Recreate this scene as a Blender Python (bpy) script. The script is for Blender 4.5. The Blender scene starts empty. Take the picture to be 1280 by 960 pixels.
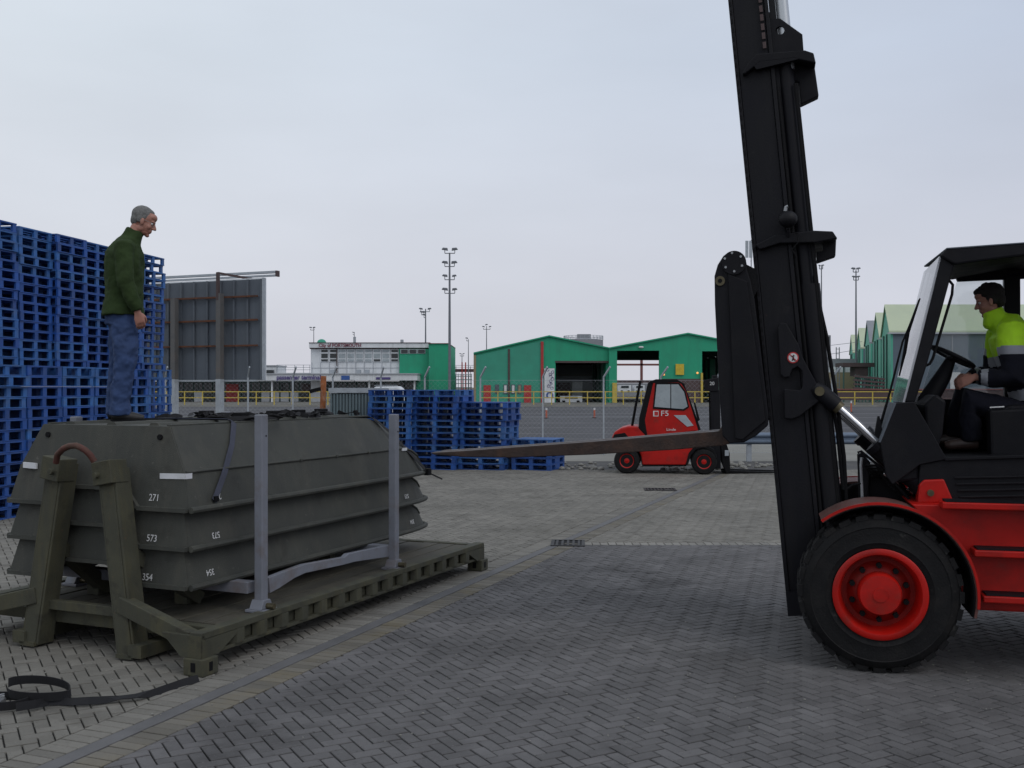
import bpy, bmesh, math, random
import numpy as np
from mathutils import Vector, Matrix, Euler, noise

S = bpy.context.scene
C = S.collection
random.seed(7)
FL, CH, CX, HY = 1300.0, 1.95, 640.0, 484.0     # lens in pixels, eye height, picture centre, horizon line

# ------------------------------------------------------------------ camera, sky, sun, exposure
cam_data = bpy.data.cameras.new("camera")
cam_data.sensor_width = 36.0
cam_data.lens = 36.0*FL/1280.0
cam_data.shift_y = 4.0/1280.0
cam_data.clip_start = 0.1
cam_data.clip_end = 6000.0
cam = bpy.data.objects.new("camera", cam_data)
C.objects.link(cam)
cam.location = (0, 0, CH)
cam.rotation_euler = (math.radians(90), 0, 0)
S.camera = cam
S.render.resolution_x, S.render.resolution_y = 1024, 768

SUN_EL, SUN_AZ = math.radians(46), math.radians(138)   # azimuth from +Y towards +X
world = bpy.data.worlds.new("World")
S.world = world
world.use_nodes = True
nt = world.node_tree
for n in list(nt.nodes): nt.nodes.remove(n)
out = nt.nodes.new("ShaderNodeOutputWorld")
bg = nt.nodes.new("ShaderNodeBackground"); bg.inputs[1].default_value = 0.1
sky = nt.nodes.new("ShaderNodeTexSky"); sky.sky_type = 'NISHITA'; sky.sun_disc = False
sky.sun_elevation = SUN_EL; sky.sun_rotation = SUN_AZ; sky.air_density = 1.5; sky.dust_density = 4
tc = nt.nodes.new("ShaderNodeTexCoord")
sep = nt.nodes.new("ShaderNodeSeparateXYZ"); nt.links.new(tc.outputs['Generated'], sep.inputs[0])
# an even overcast: slightly greyer blue to the right, whiter to the left and low down
mr = nt.nodes.new("ShaderNodeMapRange"); mr.inputs[1].default_value = -0.55; mr.inputs[2].default_value = 0.6
nt.links.new(sep.outputs[0], mr.inputs[0])
ramp = nt.nodes.new("ShaderNodeValToRGB")
ramp.color_ramp.elements[0].color = (.735, .795, .860, 1)
ramp.color_ramp.elements[1].color = (.500, .565, .700, 1)
nt.links.new(mr.outputs[0], ramp.inputs[0])
mz = nt.nodes.new("ShaderNodeMapRange"); mz.inputs[1].default_value = 0.0; mz.inputs[2].default_value = 0.30
nt.links.new(sep.outputs[2], mz.inputs[0])
lowc = nt.nodes.new("ShaderNodeMix"); lowc.data_type = 'RGBA'
lowc.inputs[6].default_value = (.665, .668, .735, 1)
nt.links.new(mz.outputs[0], lowc.inputs[0]); nt.links.new(ramp.outputs[0], lowc.inputs[7])
nz = nt.nodes.new("ShaderNodeTexNoise"); nz.inputs['Scale'].default_value = 2.2; nz.inputs['Detail'].default_value = 5
mp = nt.nodes.new("ShaderNodeMapping"); mp.inputs['Scale'].default_value = (1, 1, 3.2)
nt.links.new(tc.outputs['Generated'], mp.inputs[0]); nt.links.new(mp.outputs[0], nz.inputs['Vector'])
nr = nt.nodes.new("ShaderNodeMapRange"); nr.inputs[1].default_value = .3; nr.inputs[2].default_value = .7
nr.inputs[3].default_value = 9.4; nr.inputs[4].default_value = 10.6
nt.links.new(nz.outputs[0], nr.inputs[0])
sc = nt.nodes.new("ShaderNodeVectorMath"); sc.operation = 'SCALE'
nt.links.new(lowc.outputs[2], sc.inputs[0]); nt.links.new(nr.outputs[0], sc.inputs['Scale'])
mixs = nt.nodes.new("ShaderNodeMix"); mixs.data_type = 'RGBA'; mixs.inputs[0].default_value = 0.96
nt.links.new(sky.outputs[0], mixs.inputs[6]); nt.links.new(sc.outputs[0], mixs.inputs[7])
nt.links.new(mixs.outputs[2], bg.inputs[0]); nt.links.new(bg.outputs[0], out.inputs[0])

sun_data = bpy.data.lights.new("sun", 'SUN')
sun_data.energy = 0.75; sun_data.angle = math.radians(40); sun_data.color = (1, .96, .9)
sun = bpy.data.objects.new("sun", sun_data); C.objects.link(sun)
sd = Vector((math.sin(SUN_AZ)*math.cos(SUN_EL), math.cos(SUN_AZ)*math.cos(SUN_EL), math.sin(SUN_EL)))
sun.rotation_euler = sd.to_track_quat('Z', 'Y').to_euler()
sun.location = (0, 0, 30)
S.view_settings.view_transform = 'Standard'
S.view_settings.look = 'None'
S.view_settings.exposure = 0.0
S.view_settings.gamma = 1.0
S.render.engine = 'CYCLES'

# ------------------------------------------------------------------ materials
def lin(c):
    return tuple((x/255/12.92 if x/255 <= .04045 else ((x/255+.055)/1.055)**2.4) for x in c)

def M(name, col, rough=.6, metal=0.0, var=.18, scale=3.0, bump=.15, bscale=45.0, dirt=None, damt=.5, dscale=1.6,
      rnd=0.0, spec=.5, emit=None, world_co=False, streak=False, spots=None):
    m = bpy.data.materials.new(name); m.use_nodes = True
    t = m.node_tree; N = t.nodes; L = t.links
    b = N['Principled BSDF']
    co = N.new("ShaderNodeTexCoord"); oi = N.new("ShaderNodeObjectInfo")
    if world_co:
        g = N.new("ShaderNodeNewGeometry"); src = g.outputs['Position']
    else:
        a = N.new("ShaderNodeVectorMath"); a.operation = 'ADD'
        k = N.new("ShaderNodeMath"); k.operation = 'MULTIPLY'; k.inputs[1].default_value = 37.0
        L.new(oi.outputs['Random'], k.inputs[0]); L.new(co.outputs['Object'], a.inputs[0]); L.new(k.outputs[0], a.inputs[1])
        src = a.outputs[0]
    n1 = N.new("ShaderNodeTexNoise"); n1.inputs['Scale'].default_value = scale; n1.inputs['Detail'].default_value = 8
    n1.inputs['Roughness'].default_value = .65
    L.new(src, n1.inputs['Vector'])
    r1 = N.new("ShaderNodeMapRange"); r1.inputs[1].default_value = .3; r1.inputs[2].default_value = .7
    r1.inputs[3].default_value = 1-var; r1.inputs[4].default_value = 1+var
    L.new(n1.outputs[0], r1.inputs[0])
    sc = N.new("ShaderNodeVectorMath"); sc.operation = 'SCALE'; sc.inputs[0].default_value = col[:3]
    fac = r1.outputs[0]
    if rnd:
        r2 = N.new("ShaderNodeMapRange"); r2.inputs[3].default_value = 1-rnd; r2.inputs[4].default_value = 1+rnd
        ge = N.new("ShaderNodeNewGeometry")
        ad = N.new("ShaderNodeMath"); ad.operation = 'ADD'; fr_ = N.new("ShaderNodeMath"); fr_.operation = 'FRACT'
        L.new(oi.outputs['Random'], ad.inputs[0]); L.new(ge.outputs['Random Per Island'], ad.inputs[1]); L.new(ad.outputs[0], fr_.inputs[0])
        L.new(fr_.outputs[0], r2.inputs[0])
        mu = N.new("ShaderNodeMath"); mu.operation = 'MULTIPLY'
        L.new(fac, mu.inputs[0]); L.new(r2.outputs[0], mu.inputs[1]); fac = mu.outputs[0]
    L.new(fac, sc.inputs['Scale'])
    colout = sc.outputs[0]
    if dirt:
        n2 = N.new("ShaderNodeTexNoise"); n2.inputs['Scale'].default_value = dscale; n2.inputs['Detail'].default_value = 10
        n2.inputs['Roughness'].default_value = .7
        if streak:
            mp = N.new("ShaderNodeMapping"); mp.inputs['Scale'].default_value = (3, 3, .35)
            L.new(src, mp.inputs[0]); L.new(mp.outputs[0], n2.inputs['Vector'])
        else:
            L.new(src, n2.inputs['Vector'])
        r3 = N.new("ShaderNodeMapRange"); r3.inputs[1].default_value = .48; r3.inputs[2].default_value = .72
        r3.inputs[4].default_value = damt
        L.new(n2.outputs[0], r3.inputs[0])
        mx = N.new("ShaderNodeMix"); mx.data_type = 'RGBA'; mx.inputs[7].default_value = (*dirt[:3], 1)
        L.new(r3.outputs[0], mx.inputs[0]); L.new(colout, mx.inputs[6]); colout = mx.outputs[2]
    if spots:
        for k_, (sc_, lo_, am_, cl_) in enumerate(spots):
            n4 = N.new("ShaderNodeTexNoise"); n4.noise_dimensions = '4D'; n4.inputs['W'].default_value = 3.7*k_+1
            n4.inputs['Scale'].default_value = sc_; n4.inputs['Detail'].default_value = 5; n4.inputs['Roughness'].default_value = .6
            L.new(src, n4.inputs['Vector'])
            r4 = N.new("ShaderNodeMapRange"); r4.inputs[1].default_value = lo_; r4.inputs[2].default_value = lo_+.07; r4.inputs[4].default_value = am_
            L.new(n4.outputs[0], r4.inputs[0])
            m4 = N.new("ShaderNodeMix"); m4.data_type = 'RGBA'; m4.inputs[7].default_value = (*cl_, 1)
            L.new(r4.outputs[0], m4.inputs[0]); L.new(colout, m4.inputs[6]); colout = m4.outputs[2]
    L.new(colout, b.inputs['Base Color'])
    rr = N.new("ShaderNodeMapRange"); rr.inputs[1].default_value = .3; rr.inputs[2].default_value = .7
    rr.inputs[3].default_value = max(0, rough-.08); rr.inputs[4].default_value = min(1, rough+.1)
    L.new(n1.outputs[0], rr.inputs[0]); L.new(rr.outputs[0], b.inputs['Roughness'])
    b.inputs['Metallic'].default_value = metal
    b.inputs['Specular IOR Level'].default_value = spec
    if bump:
        n3 = N.new("ShaderNodeTexNoise"); n3.inputs['Scale'].default_value = bscale; n3.inputs['Detail'].default_value = 4
        L.new(src, n3.inputs['Vector'])
        bp = N.new("ShaderNodeBump"); bp.inputs['Strength'].default_value = bump; bp.inputs['Distance'].default_value = .01
        L.new(n3.outputs[0], bp.inputs['Height']); L.new(bp.outputs[0], b.inputs['Normal'])
    if emit:
        b.inputs['Emission Color'].default_value = (*emit[:3], 1); b.inputs['Emission Strength'].default_value = 1.0
    return m

def GLASS(name, tint, alpha=.35, rough=.05):
    m = bpy.data.materials.new(name); m.use_nodes = True
    t = m.node_tree; N = t.nodes; L = t.links
    N.remove(N['Principled BSDF'])
    tr = N.new("ShaderNodeBsdfTransparent"); tr.inputs[0].default_value = (*tint, 1)
    gl = N.new("ShaderNodeBsdfGlossy"); gl.inputs['Roughness'].default_value = rough
    df = N.new("ShaderNodeBsdfDiffuse"); df.inputs[0].default_value = (.80, .82, .88, 1)  # pale film mixed in for haze and reflected sky
    nz = N.new("ShaderNodeTexNoise"); nz.inputs['Scale'].default_value = 6; nz.inputs['Detail'].default_value = 6
    mxd = N.new("ShaderNodeMixShader"); 
    r = N.new("ShaderNodeMapRange"); r.inputs[3].default_value = alpha*.9; r.inputs[4].default_value = alpha*1.1
    L.new(nz.outputs[0], r.inputs[0]); L.new(r.outputs[0], mxd.inputs[0]); L.new(tr.outputs[0], mxd.inputs[1]); L.new(df.outputs[0], mxd.inputs[2])
    fr = N.new("ShaderNodeFresnel"); fr.inputs[0].default_value = 1.5
    mx = N.new("ShaderNodeMixShader"); L.new(fr.outputs[0], mx.inputs[0]); L.new(mxd.outputs[0], mx.inputs[1]); L.new(gl.outputs[0], mx.inputs[2])
    L.new(mx.outputs[0], N['Material Output'].inputs[0])
    return m

DUST = (.16, .145, .12)
m_olive   = M("olive_paint", (.045, .047, .040), .75, var=.28, scale=2.5, bump=.35, bscale=160, dirt=(.085, .08, .062), damt=.55, dscale=1.3, streak=True, spots=[(26, .63, .5, (.12, .115, .10)), (4, .58, .45, (.026, .025, .021)), (40, .66, .6, (.09, .05, .028))])
m_olive2  = M("rack_green", (.048, .048, .032), .8, var=.3, scale=5, bump=.3, bscale=90, dirt=(.09, .08, .035), damt=.6, dscale=2.2, streak=True, spots=[(30, .63, .6, (.11, .06, .03)), (6, .58, .5, (.022, .02, .015))])
m_deck    = M("rack_deck", (.062, .057, .043), .85, var=.35, scale=6, bump=.4, bscale=60, dirt=(.09, .075, .05), damt=.6, dscale=2)
m_stake   = M("stake_grey", (.17, .18, .21), .55, var=.12, scale=6, bump=.1, dirt=(.11, .06, .03), damt=.6, dscale=3.5)
m_rust    = M("rust", (.11, .04, .018), .85, var=.4, scale=9, bump=.4, dirt=(.03, .02, .018), damt=.8, dscale=6)
m_redrust = M("hook_red", (.075, .022, .016), .7, var=.3, scale=9, bump=.3, dirt=(.06, .055, .03), damt=.8, dscale=5)
m_white   = M("white_paint", (.62, .63, .66), .6, var=.1, bump=.05, dirt=(.3, .3, .28), damt=.4, dscale=4)
m_strapg  = M("strap_grey", (.055, .06, .085), .9, var=.2, scale=14, bump=.2, bscale=300)
m_strapb  = M("strap_black", (.010, .010, .012), .9, var=.3, scale=14, bump=.2, bscale=300)
m_blue    = M("pallet_blue", (.012, .066, .27), .55, var=.22, scale=6, bump=.15, bscale=60, dirt=(.05, .08, .17), damt=.6, dscale=5, rnd=.24)
m_blued   = M("pallet_blue_worn", (.024, .105, .31), .6, var=.3, scale=6, bump=.15, bscale=60, dirt=(.10, .13, .2), damt=.6, dscale=5, rnd=.16)
m_black   = M("mast_black", (.0042, .0042, .0068), .55, spec=.22, var=.35, scale=3, bump=.12, bscale=70, dirt=(.014, .0135, .014), damt=.5, dscale=2.5, streak=True, spots=[(34, .67, .6, (.06, .03, .02)), (8, .62, .35, (.020, .019, .019))])
m_black2  = M("black_plastic", (.0045, .0045, .0068), .6, spec=.2, var=.3, scale=5, bump=.15, bscale=160, dirt=(.018, .017, .018), damt=.4, dscale=3)
m_dark    = M("dark_rubber", (.0045, .0045, .0055), .75, spec=.2, var=.3, scale=5, bump=.2, bscale=90)
m_tyre    = M("tyre", (.0065, .0065, .0072), .8, spec=.25, var=.3, scale=7, bump=.35, bscale=70, dirt=(.022, .020, .019), damt=.6, dscale=5, spots=[(16, .61, .6, (.04, .038, .036))])
m_red     = M("forklift_red", (.40, .007, .004), .42, spec=.28, var=.16, scale=3, bump=.05, dirt=(.13, .010, .007), damt=.75, dscale=2.4, spots=[(26, .65, .7, (.07, .045, .035)), (3, .58, .35, (.12, .03, .022))])
m_reddk   = M("red_shaded_rim", (.22, .006, .004), .5, spec=.2, var=.2, scale=5, bump=.05, dirt=(.05, .02, .015), damt=.7, dscale=5)  # darker copy of the red, shade of the recessed disc put into its colour
m_fender  = M("fender_dusty", (.095, .036, .030), .7, var=.3, scale=9, bump=.2, dirt=(.06, .045, .04), damt=.8, dscale=6)
m_fork    = M("fork_steel", (.035, .022, .018), .5, metal=.3, var=.35, scale=7, bump=.3, dirt=(.09, .045, .026), damt=.75, dscale=5)
m_chrome  = M("chrome", (.72, .73, .75), .22, metal=1.0, var=.05, bump=0)
m_steel   = M("steel", (.30, .31, .32), .45, metal=.6, var=.2, bump=.1)
m_galv    = M("galvanised", (.34, .37, .40), .55, metal=.2, var=.15, scale=6, bump=.1)
m_brass   = M("brass", (.10, .085, .05), .45, metal=.6, var=.3, scale=20, bump=.1)
m_yellow  = M("yellow_paint", (.50, .38, .06), .6, var=.2, bump=.05, dirt=(.3, .2, .08), damt=.5)
m_orange  = M("orange_post", (.45, .10, .05), .6, var=.2, bump=.05)
m_green   = M("shed_green", (.012, .30, .165), .6, var=.10, scale=.6, bump=.1, bscale=6, dirt=(.02, .19, .115), damt=.5, dscale=.35, streak=True)
m_greenl  = M("shed_green_block", (.045, .285, .195), .8, var=.12, scale=.5, bump=.1, bscale=6, dirt=(.035, .20, .14), damt=.5, dscale=.3)
m_teal    = M("teal_clad", (.07, .36, .25), .6, var=.1, scale=.4, bump=.05, dirt=(.07, .22, .17), damt=.4, dscale=.3, streak=True)
m_cream   = M("cream_roof", (.44, .49, .34), .6, var=.06, scale=.3, bump=.05, dirt=(.34, .40, .30), damt=.4, dscale=.2)
m_bgrey   = M("bluegrey_clad", (.095, .125, .155), .7, var=.08, scale=.4, bump=.05, dirt=(.07, .09, .11), damt=.4, dscale=.3)
m_bwhite  = M("building_white", (.66, .68, .70), .7, var=.08, scale=.5, bump=.05, dirt=(.34, .35, .35), damt=.5, dscale=.5, streak=True)
m_bgreyw  = M("panel_grey", (.36, .38, .41), .7, var=.08, scale=.5, bump=.05)
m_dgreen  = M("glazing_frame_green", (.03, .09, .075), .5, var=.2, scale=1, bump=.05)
m_glassdk = M("dark_glazing", (.018, .026, .028), .12, var=.5, scale=.5, bump=0)
m_glasslt = M("pale_glazing", (.30, .34, .36), .25, var=.2, scale=1.5, bump=0)  # pale opaque panes
m_doorred = M("door_red", (.36, .03, .03), .6, var=.12, bump=.05)
m_redbrn  = M("red_brown_pipe", (.17, .06, .055), .7, var=.2, bump=.05)
m_board   = M("board_back", (.082, .097, .118), .7, var=.15, scale=1, bump=.1, dirt=(.12, .135, .15), damt=.5, dscale=.9, streak=True)
m_conc    = M("concrete", (.23, .225, .205), .9, var=.15, scale=1.2, bump=.3, bscale=30, dirt=(.13, .125, .11), damt=.6, dscale=.5)
m_corr    = M("corrugated_grey", (.11, .15, .165), .6, var=.12, scale=1.5, bump=.05, dirt=(.16, .19, .19), damt=.4, dscale=1.5, streak=True)
m_tank    = M("tank_grey", (.22, .23, .25), .7, var=.12, scale=.4, bump=.05)
m_skin    = M("skin", (.36, .17, .125), .55, var=.12, scale=14, bump=.08, bscale=220, dirt=(.34, .12, .09), damt=.5, dscale=10)
m_hairg   = M("hair_grey", (.15, .15, .145), .85, var=.35, scale=60, bump=.5, bscale=300)
m_hairb   = M("hair_dark", (.012, .009, .008), .8, var=.35, scale=60, bump=.5, bscale=260)
m_fleece  = M("fleece_green", (.031, .050, .019), .95, var=.18, scale=10, bump=.3, bscale=170, dirt=(.024, .045, .014), damt=.4, dscale=6, spec=.15)
m_jeans   = M("jeans", (.036, .062, .145), .92, var=.12, scale=9, bump=.25, bscale=220, dirt=(.065, .092, .175), damt=.35, dscale=3.5, spec=.2)
m_shoe    = M("shoe", (.010, .009, .009), .5, var=.3, bump=.2)
m_hivis   = M("hivis", (.44, .78, .015), .75, var=.1, scale=9, bump=.3, bscale=60)
m_navy    = M("navy_cloth", (.0075, .008, .014), .9, var=.3, scale=9, bump=.3, bscale=120, spec=.2)
m_reflect = M("reflective", (.25, .26, .29), .5, var=.1, bump=.1)
m_lamp    = M("lamp_head", (.14, .15, .17), .5, var=.15, bump=.05)
m_grate   = M("grate_iron", (.025, .024, .024), .6, metal=.4, var=.3, bump=.3)
m_glass   = GLASS("cab_glass", (.90, .92, .92), .07)
m_glassw  = GLASS("windscreen_glass", (.90, .92, .95), .42)  # stronger pale film: reflected sky haze put into the windscreen's colour
m_brown   = M("brown_panel", (.075, .05, .05), .8, var=.25, scale=1, bump=.1)
m_tan     = M("tan_panel", (.26, .21, .13), .8, var=.1, bump=.1)
m_txtpur  = M("text_purple", (.07, .05, .18), .6, bump=0)
m_txtred  = M("text_red", (.16, .04, .06), .6, bump=0)
m_signblu = M("sign_blue", (.03, .09, .30), .5, bump=0)
m_signyel = M("sign_yellow", (.55, .40, .03), .5, bump=0)
m_warm    = M("lamp_warm", (.8, .4, .15), .4, bump=0, emit=(.9, .35, .08))
m_silver  = M("van_white", (.62, .65, .68), .35, var=.05, bump=0)
m_stickw  = M("sticker_white", (.6, .6, .6), .5, var=.1, bump=0)
m_stickr  = M("sticker_red", (.42, .02, .02), .5, var=.1, bump=0)

# ------------------------------------------------------------------ mesh helpers
class MB:
    def __init__(s): s.v = []; s.f = []; s.m = []
    def add(s, vs, fs, mi=0):
        o = len(s.v); s.v += [tuple(p) for p in vs]
        for f in fs: s.f.append([i+o for i in f]); s.m.append(mi)
        return s
    def box(s, x0, x1, y0, y1, z0, z1, mi=0):
        vs = [(x, y, z) for z in (z0, z1) for y in (y0, y1) for x in (x0, x1)]
        return s.add(vs, [(0, 2, 3, 1), (4, 5, 7, 6), (0, 1, 5, 4), (2, 6, 7, 3), (0, 4, 6, 2), (1, 3, 7, 5)], mi)
    def bar(s, p0, p1, w, h, up=(0, 0, 1), mi=0):
        """square bar from p0 to p1, w across, h along up"""
        p0, p1 = Vector(p0), Vector(p1); d = (p1-p0).normalized(); up = Vector(up)
        sx = d.cross(up)
        if sx.length < 1e-4: sx = d.cross(Vector((1, 0, 0)))
        sx.normalize(); u = sx.cross(d).normalized()
        vs = []
        for p in (p0, p1):
            for a, b in ((-1, -1), (1, -1), (1, 1), (-1, 1)): vs.append(p+sx*a*w/2+u*b*h/2)
        return s.add(vs, [(0, 3, 2, 1), (4, 5, 6, 7), (0, 1, 5, 4), (1, 2, 6, 5), (2, 3, 7, 6), (3, 0, 4, 7)], mi)
    def prism(s, poly, y0, y1, mi=0):
        """poly of (x, z), pushed out along y"""
        n = len(poly)
        vs = [(x, y0, z) for x, z in poly]+[(x, y1, z) for x, z in poly]
        fs = [list(range(n)), list(range(2*n-1, n-1, -1))]+[(i, (i+1) % n, (i+1) % n+n, i+n) for i in range(n)]
        return s.add(vs, fs, mi)
    def prismx(s, poly, x0, x1, mi=0):
        n = len(poly)
        vs = [(x0, y, z) for y, z in poly]+[(x1, y, z) for y, z in poly]
        fs = [list(range(n)), list(range(2*n-1, n-1, -1))]+[(i, (i+1) % n, (i+1) % n+n, i+n) for i in range(n)]
        return s.add(vs, fs, mi)
    def prismz(s, poly, z0, z1, mi=0):
        n = len(poly)
        vs = [(x, y, z0) for x, y in poly]+[(x, y, z1) for x, y in poly]
        fs = [list(range(n)), list(range(2*n-1, n-1, -1))]+[(i, (i+1) % n, (i+1) % n+n, i+n) for i in range(n)]
        return s.add(vs, fs, mi)
    def tube(s, pts, r, n=8, mi=0, flat=1.0, side=None):
        """round tube; r a number or a list; flat squashes it across `side`"""
        pts = [Vector(p) for p in pts]; k = len(pts)
        rs = r if isinstance(r, (list, tuple)) else [r]*k
        vs = []; fs = []; ref = Vector(side) if side else None; prev = None
        for i, p in enumerate(pts):
            d = (pts[min(i+1, k-1)]-pts[max(i-1, 0)]).normalized()
            if ref is not None: a = ref-d*ref.dot(d)
            elif prev is None: a = d.cross(Vector((0, 0, 1))) if abs(d.z) < .9 else d.cross(Vector((1, 0, 0)))
            else: a = prev-d*prev.dot(d)
            a.normalize(); prev = a; b = d.cross(a)
            for j in range(n):
                t = 2*math.pi*j/n
                vs.append(p+a*math.cos(t)*rs[i]*flat+b*math.sin(t)*rs[i])
        for i in range(k-1):
            for j in range(n):
                fs.append((i*n+j, i*n+(j+1) % n, (i+1)*n+(j+1) % n, (i+1)*n+j))
        fs.append(list(range(n-1, -1, -1))); fs.append([(k-1)*n+j for j in range(n)])
        return s.add(vs, fs, mi)
    def cyl(s, p0, p1, r, n=16, r2=None, mi=0):
        return s.tube([p0, p1], [r, r if r2 is None else r2], n, mi)
    def ribbon(s, pts, w, side, t=.003, mi=0):
        """flat strap of width w across side(s)"""
        pts = [Vector(p) for p in pts]; k = len(pts); vs = []; fs = []
        for i, p in enumerate(pts):
            d = (pts[min(i+1, k-1)]-pts[max(i-1, 0)]).normalized()
            sd_ = Vector(side[i] if isinstance(side, list) else side); sd_ = (sd_-d*sd_.dot(d)).normalized()
            nrm = sd_.cross(d).normalized()
            for a, b in ((-1, -1), (1, -1), (1, 1), (-1, 1)): vs.append(p+sd_*a*w/2+nrm*b*t/2)
        for i in range(k-1):
            for j in range(4): fs.append((i*4+j, i*4+(j+1) % 4, (i+1)*4+(j+1) % 4, (i+1)*4+j))
        fs.append((3, 2, 1, 0)); fs.append([(k-1)*4+j for j in range(4)])
        return s.add(vs, fs, mi)
    def lathe(s, prof, c=(0, 0, 0), n=48, axis='y', mi=0, close=False, cap=True):
        """prof of (radius, along-axis) turned about the axis through c"""
        vs = []; fs = []; k = len(prof)
        for (r, a) in prof:
            for j in range(n):
                t = 2*math.pi*j/n; x, z = r*math.cos(t), r*math.sin(t)
                if axis == 'y': vs.append((c[0]+x, c[1]+a, c[2]+z))
                elif axis == 'z': vs.append((c[0]+x, c[1]+z, c[2]+a))
                else: vs.append((c[0]+a, c[1]+x, c[2]+z))
        for i in range(k if close else k-1):
            i2 = (i+1) % k
            for j in range(n): fs.append((i*n+j, i*n+(j+1) % n, i2*n+(j+1) % n, i2*n+j))
        if not close and cap:
            if prof[0][0] > 1e-5: fs.append(list(range(n)))
            if prof[-1][0] > 1e-5: fs.append([(k-1)*n+j for j in range(n-1, -1, -1)])
        return s.add(vs, fs, mi)
    def ell(s, c, r, n=14, m=9, R=None, mi=0):
        vs = []; fs = []; c = Vector(c)
        vs.append(Vector((0, 0, r[2])))
        for i in range(1, m):
            p = math.pi*i/m
            for j in range(n):
                t = 2*math.pi*j/n
                vs.append(Vector((r[0]*math.sin(p)*math.cos(t), r[1]*math.sin(p)*math.sin(t), r[2]*math.cos(p))))
        vs.append(Vector((0, 0, -r[2])))
        if R is not None: vs = [R @ v for v in vs]
        vs = [v+c for v in vs]
        for j in range(n): fs.append((0, 1+j, 1+(j+1) % n))
        for i in range(m-2):
            for j in range(n):
                a = 1+i*n; fs.append((a+j, a+n+j, a+n+(j+1) % n, a+(j+1) % n))
        a = 1+(m-2)*n
        for j in range(n): fs.append((a+j, len(vs)-1, a+(j+1) % n))
        return s.add(vs, fs, mi)
    def mesh(s, name, mats, smooth=False, angle=40):
        me = bpy.data.meshes.new(name)
        me.from_pydata([tuple(v) for v in s.v], [], s.f)
        mats = mats if isinstance(mats, (list, tuple)) else [mats]
        for m in mats: me.materials.append(m)
        if len(mats) > 1: me.polygons.foreach_set('material_index', s.m)
        if len(s.f) < 60000:
            bm = bmesh.new(); bm.from_mesh(me); bmesh.ops.recalc_face_normals(bm, faces=bm.faces); bm.to_mesh(me); bm.free()
        if smooth:
            me.shade_smooth(); me.set_sharp_from_angle(angle=math.radians(angle))
        me.update()
        return me
    def build(s, name, mats, parent=None, smooth=False, bevel=0, angle=40, loc=None):
        me = s.mesh(name, mats, smooth, angle)
        o = bpy.data.objects.new(name, me); C.objects.link(o)
        if parent: o.parent = parent
        if loc is not None: o.location = loc
        if bevel:
            b = o.modifiers.new("bevel", 'BEVEL'); b.width = bevel; b.segments = 2; b.limit_method = 'ANGLE'; b.angle_limit = math.radians(35)
        return o

def tag(o, label=None, cat=None, group=None, kind=None):
    if label: o['label'] = label
    if cat: o['category'] = cat
    if group: o['group'] = group
    if kind: o['kind'] = kind
    return o
def thing(name, label, cat, loc=(0, 0, 0), rz=0, group=None):
    o = bpy.data.objects.new(name, None); C.objects.link(o); o.empty_display_size = .2
    o.location = loc; o.rotation_euler = (0, 0, rz)
    return tag(o, label, cat, group)
def copy_tree(o, parent=None, loc=None, rz=None, label=None):
    c = o.copy(); C.objects.link(c)
    if parent: c.parent = parent
    if loc is not None: c.location = loc
    if rz is not None: c.rotation_euler = (0, 0, rz)
    if label: c['label'] = label
    for ch in list(o.children): copy_tree(ch, c)
    return c

class Fr:
    """a local frame on the ground: u along angle, v across it, z up; the picture gives measured points on its planes"""
    def __init__(s, x, y, ang): s.o = (x, y); s.a = ang; s.eu = (math.cos(ang), math.sin(ang)); s.ev = (-math.sin(ang), math.cos(ang))
    def _ray(s, px, py): return (px-CX)/FL, -(py-HY)/FL
    def _fin(s, t, a, b):
        x, y = t*a-s.o[0], t-s.o[1]
        return (x*s.eu[0]+y*s.eu[1], x*s.ev[0]+y*s.ev[1], CH+t*b)
    def pv(s, px, py, v):
        a, b = s._ray(px, py)
        t = (v+s.o[0]*s.ev[0]+s.o[1]*s.ev[1])/(a*s.ev[0]+s.ev[1]); return s._fin(t, a, b)
    def pu(s, px, py, u):
        a, b = s._ray(px, py)
        t = (u+s.o[0]*s.eu[0]+s.o[1]*s.eu[1])/(a*s.eu[0]+s.eu[1]); return s._fin(t, a, b)
    def pz(s, px, py, z):
        a, b = s._ray(px, py); t = (z-CH)/b; return s._fin(t, a, b)
    def prof(s, pts, v): return [(lambda q: (q[0], q[2]))(s.pv(x, y, v)) for x, y in pts]
    def w(s, u, v, z=0): return (s.o[0]+u*s.eu[0]+v*s.ev[0], s.o[1]+u*s.eu[1]+v*s.ev[1], z)

def gp(px, py, z=0.0):
    t = (z-CH)/(-(py-HY)/FL); return ((px-CX)/FL*t, t, z)
def at(px, py, Y): return ((px-CX)/FL*Y, Y, CH-(py-HY)/FL*Y)

def text(body, size, parent, org, xd, yd, mat, name="lettering", ext=.001, bold=0.0, sx=1.0, align='CENTER', spacing=1.0):
    cu = bpy.data.curves.new(name, 'FONT'); cu.body = body; cu.size = size; cu.extrude = ext; cu.offset = bold
    cu.align_x = align; cu.align_y = 'CENTER'; cu.resolution_u = 3; cu.space_character = spacing
    tmp = bpy.data.objects.new(name, cu); C.objects.link(tmp)
    bpy.context.view_layer.update()
    me = bpy.data.meshes.new_from_object(tmp.evaluated_get(bpy.context.evaluated_depsgraph_get()))
    bpy.data.objects.remove(tmp)
    xd = Vector(xd).normalized(); yd = Vector(yd).normalized(); zd = xd.cross(yd).normalized()
    R = Matrix((xd*sx, yd, zd)).transposed().to_4x4(); R.translation = Vector(org)
    me.transform(R); me.materials.clear(); me.materials.append(mat); me.name = name
    o = bpy.data.objects.new(name, me); C.objects.link(o)
    if parent: o.parent = parent
    return o

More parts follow.
